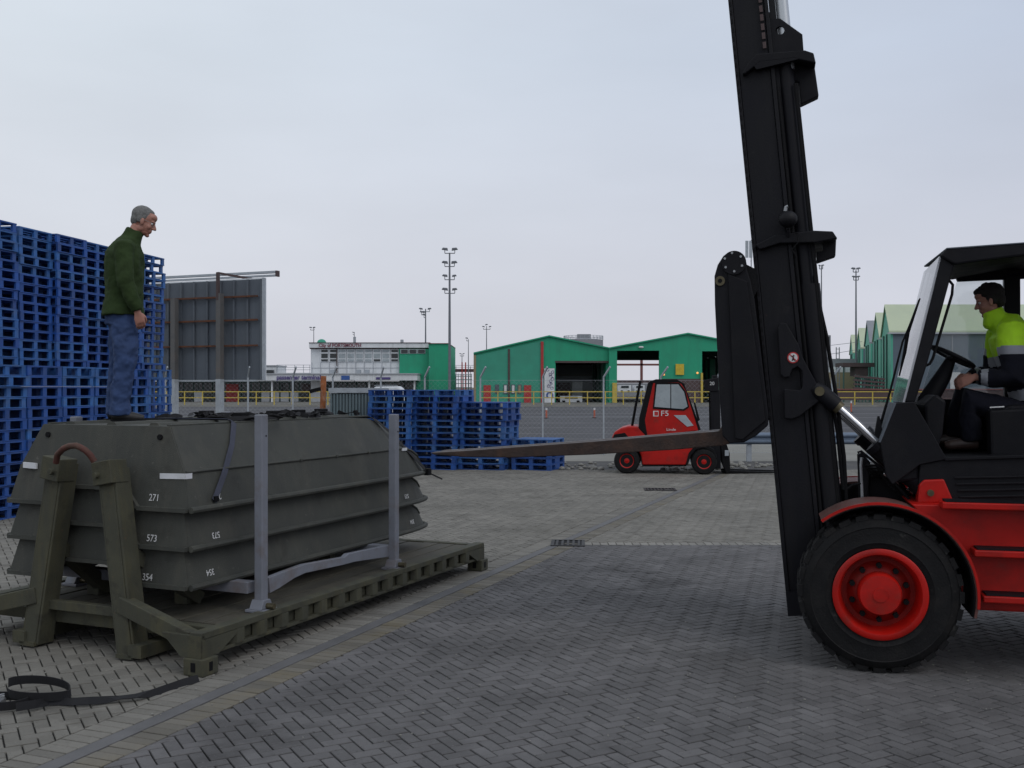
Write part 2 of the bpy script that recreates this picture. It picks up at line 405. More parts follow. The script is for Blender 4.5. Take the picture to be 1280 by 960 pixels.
ORD = ["top", "second", "third", "fourth", "fifth", "sixth", "seventh", "eighth", "ninth", "tenth", "eleventh", "twelfth",
       "thirteenth", "fourteenth", "fifteenth", "sixteenth", "seventeenth", "eighteenth", "nineteenth", "twentieth"]

# ================================================================== GROUND
D = Vector((.362, .932)).normalized(); NN = Vector((D.y, -D.x)); P0 = Vector((-1.64, 7.1))   # drain channel line
m_bdark = M("block_dark", (.124, .120, .121), .85, spec=.2, var=.22, scale=1.1, bump=.45, bscale=110, rnd=.13, spots=[(1.1, .58, .45, (.045, .043, .043)), (9, .64, .6, (.03, .029, .029)), (60, .60, .55, (.19, .185, .18)), (75, .60, .5, (.045, .044, .045))], dirt=(.058, .056, .057), damt=.85, dscale=.6, world_co=True)
m_btan  = M("block_tan", (.186, .177, .158), .88, spec=.15, spots=[(1.3, .59, .4, (.085, .08, .07)), (10, .64, .6, (.05, .047, .042)), (60, .60, .5, (.26, .25, .225)), (75, .60, .5, (.08, .075, .065))], var=.14, scale=1.0, bump=.45, bscale=110, rnd=.14, dirt=(.105, .10, .088), damt=.7, dscale=.55, world_co=True)
m_byel  = M("block_yellowish", (.150, .140, .121), .88, spec=.15, var=.15, scale=1.5, bump=.4, bscale=110, rnd=.16, dirt=(.22, .17, .07), damt=.35, dscale=1.6, world_co=True)
m_joint = M("joint_sand", (.018, .017, .016), .95, var=.3, scale=9, bump=.3, world_co=True)
m_chan  = M("channel_concrete", (.112, .110, .112), .8, var=.18, scale=3, bump=.3, bscale=90, dirt=(.06, .06, .062), damt=.6, dscale=1, world_co=True)
m_asph  = M("asphalt", (.098, .098, .104), .95, spec=.05, var=.14, scale=.25, bump=.3, bscale=18, dirt=(.065, .065, .070), damt=.6, dscale=.09, world_co=True)
m_gravel= M("dark_gravel", (.055, .053, .052), .95, var=.35, scale=2.5, bump=.5, bscale=14, dirt=(.12, .115, .105), damt=.5, dscale=1.2, world_co=True)
m_concg = M("concrete_slab", (.235, .230, .210), .95, spec=.05, var=.12, scale=.5, bump=.2, bscale=20, dirt=(.16, .155, .14), damt=.5, dscale=.3, world_co=True)
m_pave  = M("pavement_slab", (.15, .145, .13), .95, spec=.05, var=.12, scale=.5, bump=.1, dirt=(.10, .098, .09), damt=.5, dscale=.1, world_co=True)
m_line  = M("road_marking", (.22, .22, .23), .8, var=.3, scale=2, bump=.1, world_co=True)

def sheet(name, x0, x1, y0, y1, z, m, parent=None, th=None):
    mb = MB()
    if th: mb.box(x0, x1, y0, y1, z-th, z)
    else: mb.add([(x0, y0, z), (x1, y0, z), (x1, y1, z), (x0, y1, z)], [(0, 1, 2, 3)])
    o = mb.build(name, m, parent)
    if not parent: tag(o, kind='structure')
    return o

YEND = 24.6
ground = sheet("ground", -3000, 3000, -60, 5000, -.03, m_asph)
yard = sheet("yard_paving", -40, 40, -20, YEND, -.016, m_joint)
sheet("gravel_strip", -60, 80, YEND, 27.4, -.006, m_gravel)
sheet("concrete_apron", -60, 120, 27.4, 36.0, -.002, m_concg)
sheet("car_park", -400, 400, 36.0, 104, .002, m_asph)
sheet("pavement", -400, 400, 104, 3000, .12, m_pave, th=.14)

def clip(poly, n, c):
    """keep the part where p.n <= c"""
    o = []
    for i in range(len(poly)):
        a, b = poly[i], poly[(i+1) % len(poly)]
        da, db = a[0]*n[0]+a[1]*n[1]-c, b[0]*n[0]+b[1]*n[1]-c
        if da <= 0: o.append(a)
        if (da < 0 < db) or (db < 0 < da):
            t = da/(da-db); o.append((a[0]+(b[0]-a[0])*t, a[1]+(b[1]-a[1])*t))
    return o
def area(p):
    return abs(sum(p[i][0]*p[(i+1) % len(p)][1]-p[(i+1) % len(p)][0]*p[i][1] for i in range(len(p))))/2

SL, SR = -.335, .195            # s range taken by the courses and the channel
YB = 12.87                      # far border of the dark zone
bricks = []                     # (polygon, material index, key)
ga = math.radians(29.3); UQ = .084
g1 = Vector((math.cos(ga), math.sin(ga))); g2 = Vector((-g1.y, g1.x))
def inview(x, y, mar=1.3):
    return 4.4 < y < YEND+.3 and abs(x) < y*.4925+mar
def sval(x, y): return (x-P0.x)*NN.x+(y-P0.y)*NN.y
gap = .0046
for i in range(-160, 390):
    for j in range(-230, 400):
        k = (i-j) % 4
        if k == 0: a0, a1, b0, b1 = i, i+2, j, j+1
        elif k == 3: a0, a1, b0, b1 = i, i+1, j, j+2
        else: continue
        ca, cb = (a0+a1)*UQ/2, (b0+b1)*UQ/2
        x = g1.x*ca+g2.x*cb; y = g1.y*ca+g2.y*cb+4
        if not inview(x, y): continue
        s_ = sval(x, y)
        if SL+.0 < s_ < SR and abs(s_-(SL+SR)/2) < (SR-SL)/2-.12: continue
        q = []
        for da, db in ((a0*UQ+gap, b0*UQ+gap), (a1*UQ-gap, b0*UQ+gap), (a1*UQ-gap, b1*UQ-gap), (a0*UQ+gap, b1*UQ-gap)):
            q.append((g1.x*da+g2.x*db, g1.y*da+g2.y*db+4))
        jobs = []
        if s_ < (SL+SR)/2:
            jobs.append((clip(q, NN, NN.dot(P0)+SL-gap) if s_ > SL-.13 else q, 1))
        else:
            q2 = clip(q, -NN, -(NN.dot(P0)+SR+gap)) if s_ < SR+.13 else q
            if y < YB-.12: jobs.append((q2, 0))
            elif y > YB+.32: jobs.append((q2, 1))
            else:
                jobs.append((clip(q2, (0, 1), YB-gap), 0)); jobs.append((clip(q2, (0, -1), -(YB+.2+gap)), 1))
        for p_, mi in jobs:
            p_ = clip(p_, (0, 1), YEND)
            if len(p_) >= 3 and area(p_) > .0008: bricks.append((p_, mi))
# soldier courses beside the channel, and the pale border course across the yard
def course(s0, s1, mi, w=.086):
    for k in range(-36, 250):
        t0, t1 = k*w+gap, (k+1)*w-gap
        q = [P0+NN*s+D*t for s, t in ((s0+gap, t0), (s1-gap, t0), (s1-gap, t1), (s0+gap, t1))]
        c = sum(q, Vector((0, 0)))/4
        if inview(c.x, c.y, .6) and c.y < YEND-.1: bricks.append(([tuple(v) for v in q], mi))
course(SL, -.118, 1); course(0.0, SR, 2)
k = 0
for k in range(-20, 90):
    x = k*.1
    if x*.93 < -5 : continue
    q = [(x+gap, YB+gap), (x+.1-gap, YB+gap), (x+.1-gap, YB+.2-gap), (x+gap, YB+.2-gap)]
    if sval(x, YB) > SR+.02 and inview(x, YB): bricks.append((q, 3))
m_bpale = M("block_pale", (.20, .19, .17), .88, var=.15, scale=1.5, bump=.4, bscale=110, rnd=.12, world_co=True)

def brick_geo(p, z, dz, ch=.006):
    n = len(p); cx = sum(a for a, b in p)/n; cy = sum(b for a, b in p)/n
    tx, ty = dz
    vs = []; top = []
    for a, b in p:
        dx, dy = cx-a, cy-b; l = math.hypot(dx, dy) or 1
        top.append((a+dx/l*ch*1.4, b+dy/l*ch*1.4, z+(a-cx)*tx+(b-cy)*ty))
    vs = top+[(a, b, z-.0035+(a-cx)*tx+(b-cy)*ty) for a, b in p]+[(a, b, -.05) for a, b in p]
    fs = [list(range(n))]
    for r in (0, n):
        for i in range(n): fs.append((r+i, r+n+i, r+n+(i+1) % n, r+(i+1) % n))
    return vs, fs
def orient(p):
    s_ = sum(p[i][0]*p[(i+1) % len(p)][1]-p[(i+1) % len(p)][0]*p[i][1] for i in range(len(p)))
    return p if s_ > 0 else p[::-1]
# the 300 blocks that show largest are objects of their own
def showsize(b):
    p, mi = b; x = sum(a for a, _ in p)/len(p); y = sum(b_ for _, b_ in p)/len(p)
    if abs(x) > y*.485 or y < 5.35 or len(p) != 4 or area(p) < .0105: return 1e9
    if (x < -1.5 and y > 6.1): return 1e9
    return y
bricks.sort(key=showsize)
bm_mats = [m_bdark, m_btan, m_byel, m_bpale]
mesh_cache = {}
for idx, (p, mi) in enumerate(bricks[:300]):
    p = orient(p); c = Vector((sum(a for a, b in p)/4, sum(b for a, b in p)/4))
    e = Vector(p[1])-Vector(p[0]); f = Vector(p[2])-Vector(p[1])
    if f.length > e.length: e, f = f, e
    key = (mi, round(e.length, 2), round(f.length, 2))
    if key not in mesh_cache:
        hl, hw = e.length/2, f.length/2
        vs, fs = brick_geo([(-hl, -hw), (hl, -hw), (hl, hw), (-hl, hw)], 0, (0, 0))
        mesh_cache[key] = MB().add(vs, fs).mesh("brick", bm_mats[mi])
    o = bpy.data.objects.new("brick", mesh_cache[key]); C.objects.link(o); o.parent = yard
    o.location = (c.x, c.y, random.uniform(-.002, .0015)); o.rotation_euler = (random.uniform(-.008, .008), random.uniform(-.008, .008), math.atan2(e.y, e.x))
mb = MB()
for p, mi in bricks[300:]:
    vs, fs = brick_geo(orient(p), random.uniform(-.0025, .0015), (random.uniform(-.012, .012), random.uniform(-.012, .012)))
    mb.add(vs, fs, mi)
o = mb.build("brick_field", bm_mats, yard); o['kind'] = 'stuff'
NB = len(bricks)
# drain channel: two lips with a slot between
mb = MB()
for s0, s1, z0 in ((-.113, -.004, -.001),):
    a = [P0+NN*s+D*t for s, t in ((s0, -3.2), (s1, -3.2), (s1, 18.4), (s0, 18.4))]
    mb.prismz([tuple(v) for v in a], -.05, z0+.0005)
mb.build("drain_channel", m_chan, yard, bevel=.003)
# two iron gully grates set in the paving
def grate(px, py, w, d, label):
    x, y, _ = gp(px, py)
    t = thing("drain_grate", label, "drain grate", (x, y, 0), math.radians(-4), "iron drain grates in the paving")
    MB().box(-w/2, w/2, -d/2, d/2, -.03, .001).build("pit", m_dark, t)
    mb = MB(); fw = .04
    mb.box(-w/2, w/2, -d/2, -d/2+fw, -.02, .010); mb.box(-w/2, w/2, d/2-fw, d/2, -.02, .010)
    mb.box(-w/2, -w/2+fw, -d/2+fw, d/2-fw, -.02, .010); mb.box(w/2-fw, w/2, -d/2+fw, d/2-fw, -.02, .010)
    mb.build("frame", m_grate, t)
    n = int(w/.07)
    base = MB().box(-.015, .015, -d/2+fw, d/2-fw, -.02, .007).mesh("bar", m_grate)
    for i in range(n):
        o = bpy.data.objects.new("bar", base); C.objects.link(o); o.parent = t; o.location = (-w/2+fw+(i+.5)*(w-2*fw)/n, 0, 0)
grate(710, 679, .42, .5, "dark iron drain grate at the corner of the dark paving")
grate(825, 612, .60, .5, "dark iron drain grate nearer the small red forklift")
# lane lines of the far car park
for py, x0, x1, th in ((511.5, -60, 60, .5), (517, -60, 60, .35), (522.3, -45, 50, .3), (529, -40, 45, .3), (535, -40, 45, .22), (542.5, -35, 40, .2), (549, -30, 36, .16)):
    y = gp(0, py)[1]
    sheet("road_marking", x0, x1, y, y+th, .006, m_line)
sheet("kerb", -400, 400, 103.7, 104, .16, m_conc, th=.2)
# cobbles, broken bits and litter near the small forklift
mb = MB()
for i in range(150):
    px = random.uniform(700, 985); x, y, _ = gp(px, random.uniform(579, 588)); r = random.uniform(.02, .09)
    mb.ell((x, y, r*.3), (r, r*random.uniform(.6, 1), r*.6), 6, 4, Matrix.Rotation(random.random()*3, 3, 'Z'))
tag(mb.build("rubble", m_conc), "pale broken rubble and stones along the gravel edge behind small forklift", "rubble", kind='stuff')

# grit, chips and blown bits lying on the blocks
mb = MB(); random.seed(31)
for i in range(420):
    py = 600+330*random.random()**1.3; px = random.uniform(-40, 1320); x, y, _ = gp(px, py); r = random.uniform(.003, .011)
    mb.ell((x, y, r*.4), (r, r*random.uniform(.4, 1), r*.5), 5, 3, Matrix.Rotation(random.random()*3, 3, 'Z'))
tag(mb.build("grit", m_conc), "small pale chips and grit scattered over the block paving", "grit", kind='stuff')

# ================================================================== FAR SETTING
def boxpx(mb, x0, x1, y0, y1, Y, depth, mi=0, loc=None):
    """box whose front face is measured in the photograph at distance Y"""
    a = at(x0, y1, Y); b = at(x1, y0, Y)
    if loc is not None: a = (a[0]-loc[0], a[1]-loc[1], a[2]-loc[2]); b = (b[0]-loc[0], b[1]-loc[1], b[2]-loc[2])
    mb.box(a[0], b[0], a[1], a[1]+depth, a[2], b[2], mi); return mb
def polypx(mb, pts, Y, depth, loc, mi=0):
    q = [at(x, y, Y) for x, y in pts]
    mb.prism([(a[0]-loc[0], a[2]-loc[2]) for a in q], Y-loc[1], Y+depth-loc[1], mi); return mb

# ---- passenger terminal
Yt = 128.0
L0 = (at(430, 500, Yt)[0], Yt, .12)
T = thing("terminal_building", "low white terminal with long canopy, upper storey and red and purple lettering", "building", L0)
def tp(name, m, x0, x1, y0, y1, Y, dep, parent=T):
    return boxpx(MB(), x0, x1, y0, y1, Y, dep, loc=L0).build(name, m, parent)
gb = 504.5
tp("ground_floor", m_glassdk, 150, 520, 476.4, gb, Yt+4, 14)
cf = tp("canopy", m_bwhite, 150, 521.5, 468, 475.6, Yt, 5)
tp("canopy_edge", m_bgreyw, 150, 522.3, 466.6, 468, Yt-.15, 5.3)
up = tp("upper_storey", m_bwhite, 388.5, 499, 436.2, 466.6, Yt+5, 12)
tp("roof_fascia", m_bwhite, 386.3, 537, 428.8, 434.6, Yt+4.3, 13.4)
tp("roof_edge", m_brown, 386, 537.4, 428, 428.8, Yt+4.2, 13.6)
tp("fascia_shadow_strip", m_brown, 387, 536.6, 434.7, 436.1, Yt+4.9, 12)  # dark strip standing in for the shade under the roof fascia
gw = tp("green_wing", m_green, 499.3, 535.6, 436.2, gb, Yt+4.4, 13)
tp("green_end_wall", m_green, 535.8, 560.6, 429.6, gb, Yt+3.4, 16)
tp("end_wall_cap", m_redbrn, 535.5, 561, 428.9, 429.5, Yt+3.2, 16)
for i in range(3):
    f = tp("window", m_bgreyw, 500.5+i*10.6, 510.4+i*10.6, 436.4, 442.0, Yt+4.3, .1)
    tp("pane", m_glassdk, 501.4+i*10.6, 509.6+i*10.6, 437.0, 441.4, Yt+4.26, .06, f)
for i in range(9):                                                  # upper windows, each with a top light and two sashes
    x0 = 400.7+i*10.95
    f = tp("window", m_bwhite, x0, x0+9.9, 436.5, 452.2, Yt+4.85, .15)
    dk = i in (0, 1, 8)
    for (a, b, m) in ((437.2, 440.2, m_glassdk if dk else m_glasslt), (442.0, 447.6, m_glassdk if dk else m_glasslt), (449.0, 451.6, m_glassdk if (dk or i == 6) else m_glasslt)):
        tp("pane", m, x0+.9, x0+9.0, a, b, Yt+4.8, .06, f)
for i in range(11): tp("panel_joint", m_bgreyw, 389+i*10.95+.6, 389.5+i*10.95+.6, 453, 466.5, Yt+4.93, .1)
tp("panel_joint", m_bgreyw, 389, 499, 459.6, 460.1, Yt+4.94, .1)
tp("drain_pipe", m_brown, 420.4, 421.2, 436.2, 466.6, Yt+4.7, .2)
for x in (415, 448, 458.5): tp("air_conditioner", m_galv, x-2.6, x+2.6, 462, 466.5, Yt+3.6, .6)
for x in (198, 273.8, 339.8, 402.5, 461.5, 518): tp("column", m_bwhite, x-1, x+1, 475.7, gb, Yt+.6, .25)
for i in range(26):                                                 # shop front bays: green frames and panes
    x0 = 206+i*12
    f = tp("shopfront_bay", m_dgreen, x0, x0+11.6, 476.6, gb-.3, Yt+3.7, .25)
    tp("pane", m_glassdk, x0+.8, x0+5.6, 478.4, 489, Yt+3.62, .06, f); tp("pane", m_glassdk, x0+6.4, x0+10.9, 478.4, 489, Yt+3.62, .06, f)
    m = m_bwhite if (i in (0, 11, 12, 13, 16) or i % 7 == 3) else m_glassdk
    tp("lower_panel", m, x0+.8, x0+10.9, 490.4, gb-1.2, Yt+3.62, .06, f)
tp("door", m_doorred, 282.5, 298, 480, gb-.3, Yt+3.45, .1)
tp("poster", m_brown, 378, 388, 480, 491, Yt+3.45, .06)
tp("porch_wall", m_bwhite, 388.5, 401, 476, gb, Yt+2.6, 1)
tp("notice_board", m_signblu, 426.6, 437, 469.6, 474.7, Yt-.1, .08)
tp("notice_board", m_bwhite, 437.3, 442, 469.6, 474.7, Yt-.1, .08)
tp("notice_board", m_txtpur, 470, 488, 471.5, 474.3, Yt-.1, .08)
a = at(425, 431.8, Yt+4.2); text("City of PORTSMOUTH", .60, T, (a[0]-L0[0], a[1]-L0[1]-.05, a[2]-L0[2]), (1, 0, 0), (0, 0, 1), m_txtred, sx=.93, bold=.022)
a = at(373.5, 471.9, Yt-.15); text("passenger terminal", .78, T, (a[0]-L0[0], a[1]-L0[1]-.05, a[2]-L0[2]), (1, 0, 0), (0, 0, 1), m_txtpur, sx=.92, bold=.03)
mb = MB(); a = at(402, 429, Yt+9); mb.ell((a[0]-L0[0], a[1]-L0[1], a[2]-L0[2]), (.62, .62, .55), 12, 8); mb.build("dome", m_greenl, T, smooth=True)
tp("roof_vent", m_galv, 500.5, 504, 424.5, 428, Yt+8, .5)
tp("roof_vent", m_galv, 441.5, 444.5, 421, 428, Yt+8, .3)
# low wing to the left with its railing and aerial dish
W2 = thing("terminal_annexe", "low white annexe with dark window and round dish behind the canopy", "building", (at(350, 470, Yt+9)[0], Yt+9, .12))
def tq(name, m, x0, x1, y0, y1, Y, dep, par=W2): return boxpx(MB(), x0, x1, y0, y1, Y, dep, loc=tuple(W2.location)).build(name, m, par)
tq("wall", m_bwhite, 322, 345, 457.5, 500, Yt+9.6, 6); tq("wall", m_bwhite, 345, 388, 466, 500, Yt+9.6, 6)
tq("roof_slab", m_bgreyw, 321, 345.6, 456.4, 457.4, Yt+9.4, 6.5)
f = tq("window", m_bgreyw, 326, 343, 462, 468, Yt+9.5, .1); tq("pane", m_glassdk, 326.8, 342.2, 462.6, 467.4, Yt+9.45, .06, f)
for y_ in (456, 459, 462): tq("rail", m_galv, 346, 388, y_, y_+.5, Yt+10, .06)
for x_ in (346, 357, 368, 379, 387): tq("rail_post", m_galv, x_, x_+.5, 456, 466, Yt+10, .06)
mb = MB(); a = at(329.5, 452.5, Yt+11); lw = W2.location
mb.ell((a[0]-lw.x, a[1]-lw.y, a[2]-lw.z), (.28, .12, .34), 12, 8); mb.cyl((a[0]-lw.x, a[1]-lw.y, a[2]-lw.z-.9), (a[0]-lw.x, a[1]-lw.y, a[2]-lw.z), .05); mb.build("dish", m_galv, W2, smooth=True)

# ---- green sheds
def shed(name, label, pts, opening, Y, depth, backopen=None, mats=m_green):
    """gabled shed; pts = left eave, apex, right eave in the photograph; openings = list of (x0, x1, ytop)"""
    (xl, yl), (xa, ya), (xr, yr) = pts; g = 504.9
    L = (at(xa, g, Y)[0], Y, .12)
    t = thing(name, label, "shed", L)
    def yroof(x): return yl+(ya-yl)*(x-xl)/(xa-xl) if x < xa else ya+(yr-ya)*(x-xa)/(xr-xa)
    cuts = sorted(set([xl, xa, xr]+[v for o in opening for v in o[:2]]))
    for a, b in zip(cuts, cuts[1:]):
        mid = (a+b)/2; bot = g
        for o in opening:
            if o[0] < mid < o[1]: bot = o[2]
        mm = mats
        polypx(MB(), [(a, bot), (b, bot), (b, yroof(b)), (a, yroof(a))], Y, .35, L).build("front_wall", mm, t)
    q = {k: at(x, y, Y) for k, (x, y) in {'l': (xl, yl), 'a': (xa, ya), 'r': (xr, yr)}.items()}
    z0 = 0; th = .18
    for k1, k2 in (('l', 'a'), ('a', 'r')):
        a, b = q[k1], q[k2]
        MB().prism([(a[0]-L[0], a[2]-L[2]+.02), (b[0]-L[0], b[2]-L[2]+.02), (b[0]-L[0], b[2]-L[2]+th), (a[0]-L[0], a[2]-L[2]+th)], -.3, depth).build("roof", m_green, t)
    for k, s_ in (('l', 1), ('r', -1)):
        a = q[k]; x = a[0]-L[0]
        MB().box(min(x, x+.3*s_), max(x, x+.3*s_), .36, depth-.01, 0, a[2]-L[2]-.05).build("side_wall", m_green, t)
    zt = max(v[2] for v in q.values())-L[2]-.35
    xl_, xr_ = q['l'][0]-L[0], q['r'][0]-L[0]; xa_ = q['a'][0]-L[0]; zl, zr = q['l'][2]-L[2], q['r'][2]-L[2]
    bk = MB()
    hole = backopen
    if not hole:
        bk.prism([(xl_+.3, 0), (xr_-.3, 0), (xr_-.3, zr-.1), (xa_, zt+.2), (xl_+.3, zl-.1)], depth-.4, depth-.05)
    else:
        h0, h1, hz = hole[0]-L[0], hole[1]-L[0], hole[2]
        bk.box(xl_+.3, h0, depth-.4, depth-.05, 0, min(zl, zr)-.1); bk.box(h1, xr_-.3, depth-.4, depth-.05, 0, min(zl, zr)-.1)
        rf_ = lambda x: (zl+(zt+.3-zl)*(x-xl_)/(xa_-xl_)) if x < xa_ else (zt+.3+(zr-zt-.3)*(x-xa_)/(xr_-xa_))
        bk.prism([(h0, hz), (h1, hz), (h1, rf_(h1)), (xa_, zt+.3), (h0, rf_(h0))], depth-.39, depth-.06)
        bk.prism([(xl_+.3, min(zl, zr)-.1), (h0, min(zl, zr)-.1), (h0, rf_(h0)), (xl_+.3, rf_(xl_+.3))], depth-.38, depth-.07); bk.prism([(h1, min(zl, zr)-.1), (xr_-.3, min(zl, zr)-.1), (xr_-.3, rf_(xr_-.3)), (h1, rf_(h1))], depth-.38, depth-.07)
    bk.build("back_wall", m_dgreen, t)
    for i in range(int(depth//6)):                                  # steel portal frames inside
        y = 4+i*6
        mb = MB()
        mb.bar((xl_+.4, y, zl-.3), (xa_, y, zt-.1), .15, .35); mb.bar((xa_, y, zt-.1), (xr_-.4, y, zr-.3), .15, .35)
        mb.box(xl_+.31, xl_+.6, y-.1, y+.1, 0, zl-.35); mb.box(xr_-.6, xr_-.31, y-.1, y+.1, 0, zr-.35)
        mb.build("portal_frame", m_dgreen, t)
    return t, L
Ys = 124.0
S1, LS = shed("warehouse", "green gabled warehouse with two red doors and graffiti beside its open bay", ((592, 442.5), (686.5, 421), (761.2, 436.2)), [(694.5, 760.5, 452)], Ys, 34)
def sp(name, m, x0, x1, y0, y1, Y=Ys, dep=.1, parent=S1, L=LS): return boxpx(MB(), x0, x1, y0, y1, Y, dep, loc=L).build(name, m, parent)
polypx(MB(), [(595, 504.5), (679.5, 504.5), (679.5, 425.5), (595, 444.5)], Ys-.1, .09, LS).build("block_wall", m_greenl, S1)
polypx(MB(), [(592, 504.8), (595, 504.8), (595, 443.4), (592, 444)], Ys-.13, .12, LS).build("corner_trim", m_tan, S1)
sp("pilaster", m_brown, 635, 637.4, 436, 504, Ys-.2, .09); sp("pilaster", m_doorred, 676, 679.4, 427, 504, Ys-.24, .13)
for x in (604.5, 655): 
    d = sp("door", m_doorred, x, x+9, 481.5, 504.2, Ys-.22, .1)
    sp("handle", m_galv, x+1, x+1.6, 492, 493, Ys-.26, .04, d)
for x, m in ((618.8, m_board), (629.3, m_stickw), (639, m_stickw), (647, m_tan)):
    f = sp("notice", m_board, x, x+5, 480.6, 492.2, Ys-.2, .08); sp("sheet", m, x+1, x+4, 481.8, 491, Ys-.23, .03, f)
gr = sp("graffiti_panel", m_bwhite, 680.5, 693.2, 460.5, 504.2, Ys-.22, .1)
# scrawled marks on the white panel
random.seed(3)
mb = MB()
for k in range(9):
    px, py = random.uniform(682.5, 691), 462+k*2.9
    pts = []
    for i in range(9):
        a = i/8*math.pi*2*random.uniform(.7, 1.2)+k
        q = at(min(692.4, max(681.3, px+1.9*math.cos(a))), py+2.0*math.sin(a), Ys-.235); pts.append((q[0]-LS[0], q[1]-LS[1], q[2]-LS[2]))
    mb.tube(pts, .028, 5)
mb.build("scrawl", m_txtpur, S1)
mb = MB(); q = at(686.8, 494.5, Ys-.24); prof = []
for k in range(14):
    a = k/13*4.6-.6; prof.append((q[0]-LS[0]+.42*math.cos(a)*(1-.03*k), q[1]-LS[1], q[2]-LS[2]+.5*math.sin(a)*(1-.03*k)))
mb.tube(prof, .1, 6); mb.build("painted_swirl", m_signblu, S1)
sp("lintel", m_brown, 694, 761, 451, 453.6, Ys-.06, .3)
# things standing in the open bay
def standalone(name, label, cat, m, x0, x1, y0, y1, Y, dep, extras=(), group=None):
    g = at((x0+x1)/2, y1, Y); L = (g[0], Y, g[2])
    t = thing(name, label, cat, L, 0, group)
    boxpx(MB(), x0, x1, y0, y1, Y, dep, loc=L).build("body", m, t, bevel=.03)
    for nm, mm, a, b, c, d, off in extras: boxpx(MB(), a, b, c, d, Y-off, off*.9, loc=L).build(nm, mm, t)
    return t
standalone("storage_tank_wall", "large pale grey block standing inside the left warehouse bay", "partition", m_galv, 695.5, 741, 456.5, 500.5, 140, 3, [("ledge", m_conc, 695.5, 741, 468, 469.5, .2), ("upper_panel", m_tank, 697, 740, 457, 467.5, .06)])
standalone("goods_cage", "brown stack of goods inside the left warehouse bay", "crate", m_brown, 696.5, 713, 478, 501.2, 136, 2, [("band", m_conc, 697, 712, 488, 490, .1)])
standalone("white_crate", "plain white crate in the middle of the warehouse bay", "crate", m_bwhite, 715, 728, 477, 495, 134, 2, [("slat", m_bgreyw, 715, 728, 486, 486.6, .05)])
standalone("parked_car", "silver low car parked at the mouth of the warehouse bay", "car", m_silver, 700, 728, 495, 503.5, 126.8, 1.6, [("wheel", m_tyre, 703, 706.5, 500.5, 504, .1), ("wheel", m_tyre, 721, 724.5, 500.5, 504, .1), ("window", m_glassdk, 706, 722, 496, 498.4, .05)])
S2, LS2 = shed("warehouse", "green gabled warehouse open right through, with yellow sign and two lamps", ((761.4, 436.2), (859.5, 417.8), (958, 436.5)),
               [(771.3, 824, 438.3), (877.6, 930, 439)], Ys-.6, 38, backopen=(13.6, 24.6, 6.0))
def s2(name, m, x0, x1, y0, y1, Y=Ys-.6, dep=.1, parent=None): return boxpx(MB(), x0, x1, y0, y1, Y, dep, loc=LS2).build(name, m, parent or S2)
s2("yellow_sign", m_signyel, 844.6, 855, 455, 468.5, Ys-.8, .1)
s2("lower_wall", m_brown, 824.2, 877.4, 473.5, 504.5, Ys-.7, .1)
for x, y in ((829.8, 468.2), (871.8, 466.2)):
    mb = MB(); a = at(x, y, Ys-.8); mb.ell((a[0]-LS2[0], a[1]-LS2[1], a[2]-LS2[2]), (.13, .13, .13), 8, 6); mb.build("lamp", m_warm, S2)
mb = MB(); a = at(801.5, 434, Ys-.8); mb.ell((a[0]-LS2[0], a[1]-LS2[1], a[2]-LS2[2]), (.32, .15, .13), 10, 6); mb.build("wall_light", m_stickw, S2)
s2("yellow_column", m_yellow, 765.6, 771.2, 478.5, 504.6, Ys-.9, .35)
s2("yellow_column", m_yellow, 876.2, 878.8, 466, 504.6, Ys-.9, .25)
standalone("parked_car", "pale car seen through the open warehouse, left of the pair", "car", m_bwhite, 774, 789, 481.5, 490, 190, 3, [("window", m_glassdk, 776.5, 786, 482.3, 484.8, .1), ("wheel", m_tyre, 776, 778.4, 488, 490.6, .1), ("wheel", m_tyre, 784.6, 787, 488, 490.6, .1)])
standalone("parked_car", "pale car seen through the open warehouse, right of the pair", "car", m_bwhite, 793, 806, 481.5, 490, 190, 3, [("window", m_glassdk, 795.5, 803.5, 482.3, 484.8, .1), ("wheel", m_tyre, 795, 797.4, 488, 490.6, .1), ("wheel", m_tyre, 802, 804.4, 488, 490.6, .1)])

t = thing("dock_wall", "low dark far dock wall with pale sheds seen through the open warehouse", "wall", (at(800, 0, 205)[0], 205, 0))
boxpx(MB(), 764, 960, 479, 494, 205, 1, loc=(t.location.x, 205, 0)).build("wall", m_tank, t)
boxpx(MB(), 764, 960, 475.5, 478.6, 207, 3, loc=(t.location.x, 205, 0)).build("parapet", m_brown, t)
# crane-like red gantry seen through the shed
g = at(806, 490, 215); t = thing("red_gantry", "thin red lattice gantry seen through the open warehouse bay", "gantry", (g[0], 215, 0))
zz = at(0, 457, 215)[2]
mb = MB(); mb.box(-.9, -.4, 0, .5, 0, at(0, 440, 215)[2]).box(3.4, 4.1, 0, .5, 0, at(0, 440, 215)[2]); mb.build("mast", m_redbrn, t)
MB().box(-6, 10, 0, .5, zz, zz+.4).build("boom", m_redbrn, t); MB().box(-2, 8, 0, .5, zz+1.6, zz+1.9).build("boom", m_redbrn, t)

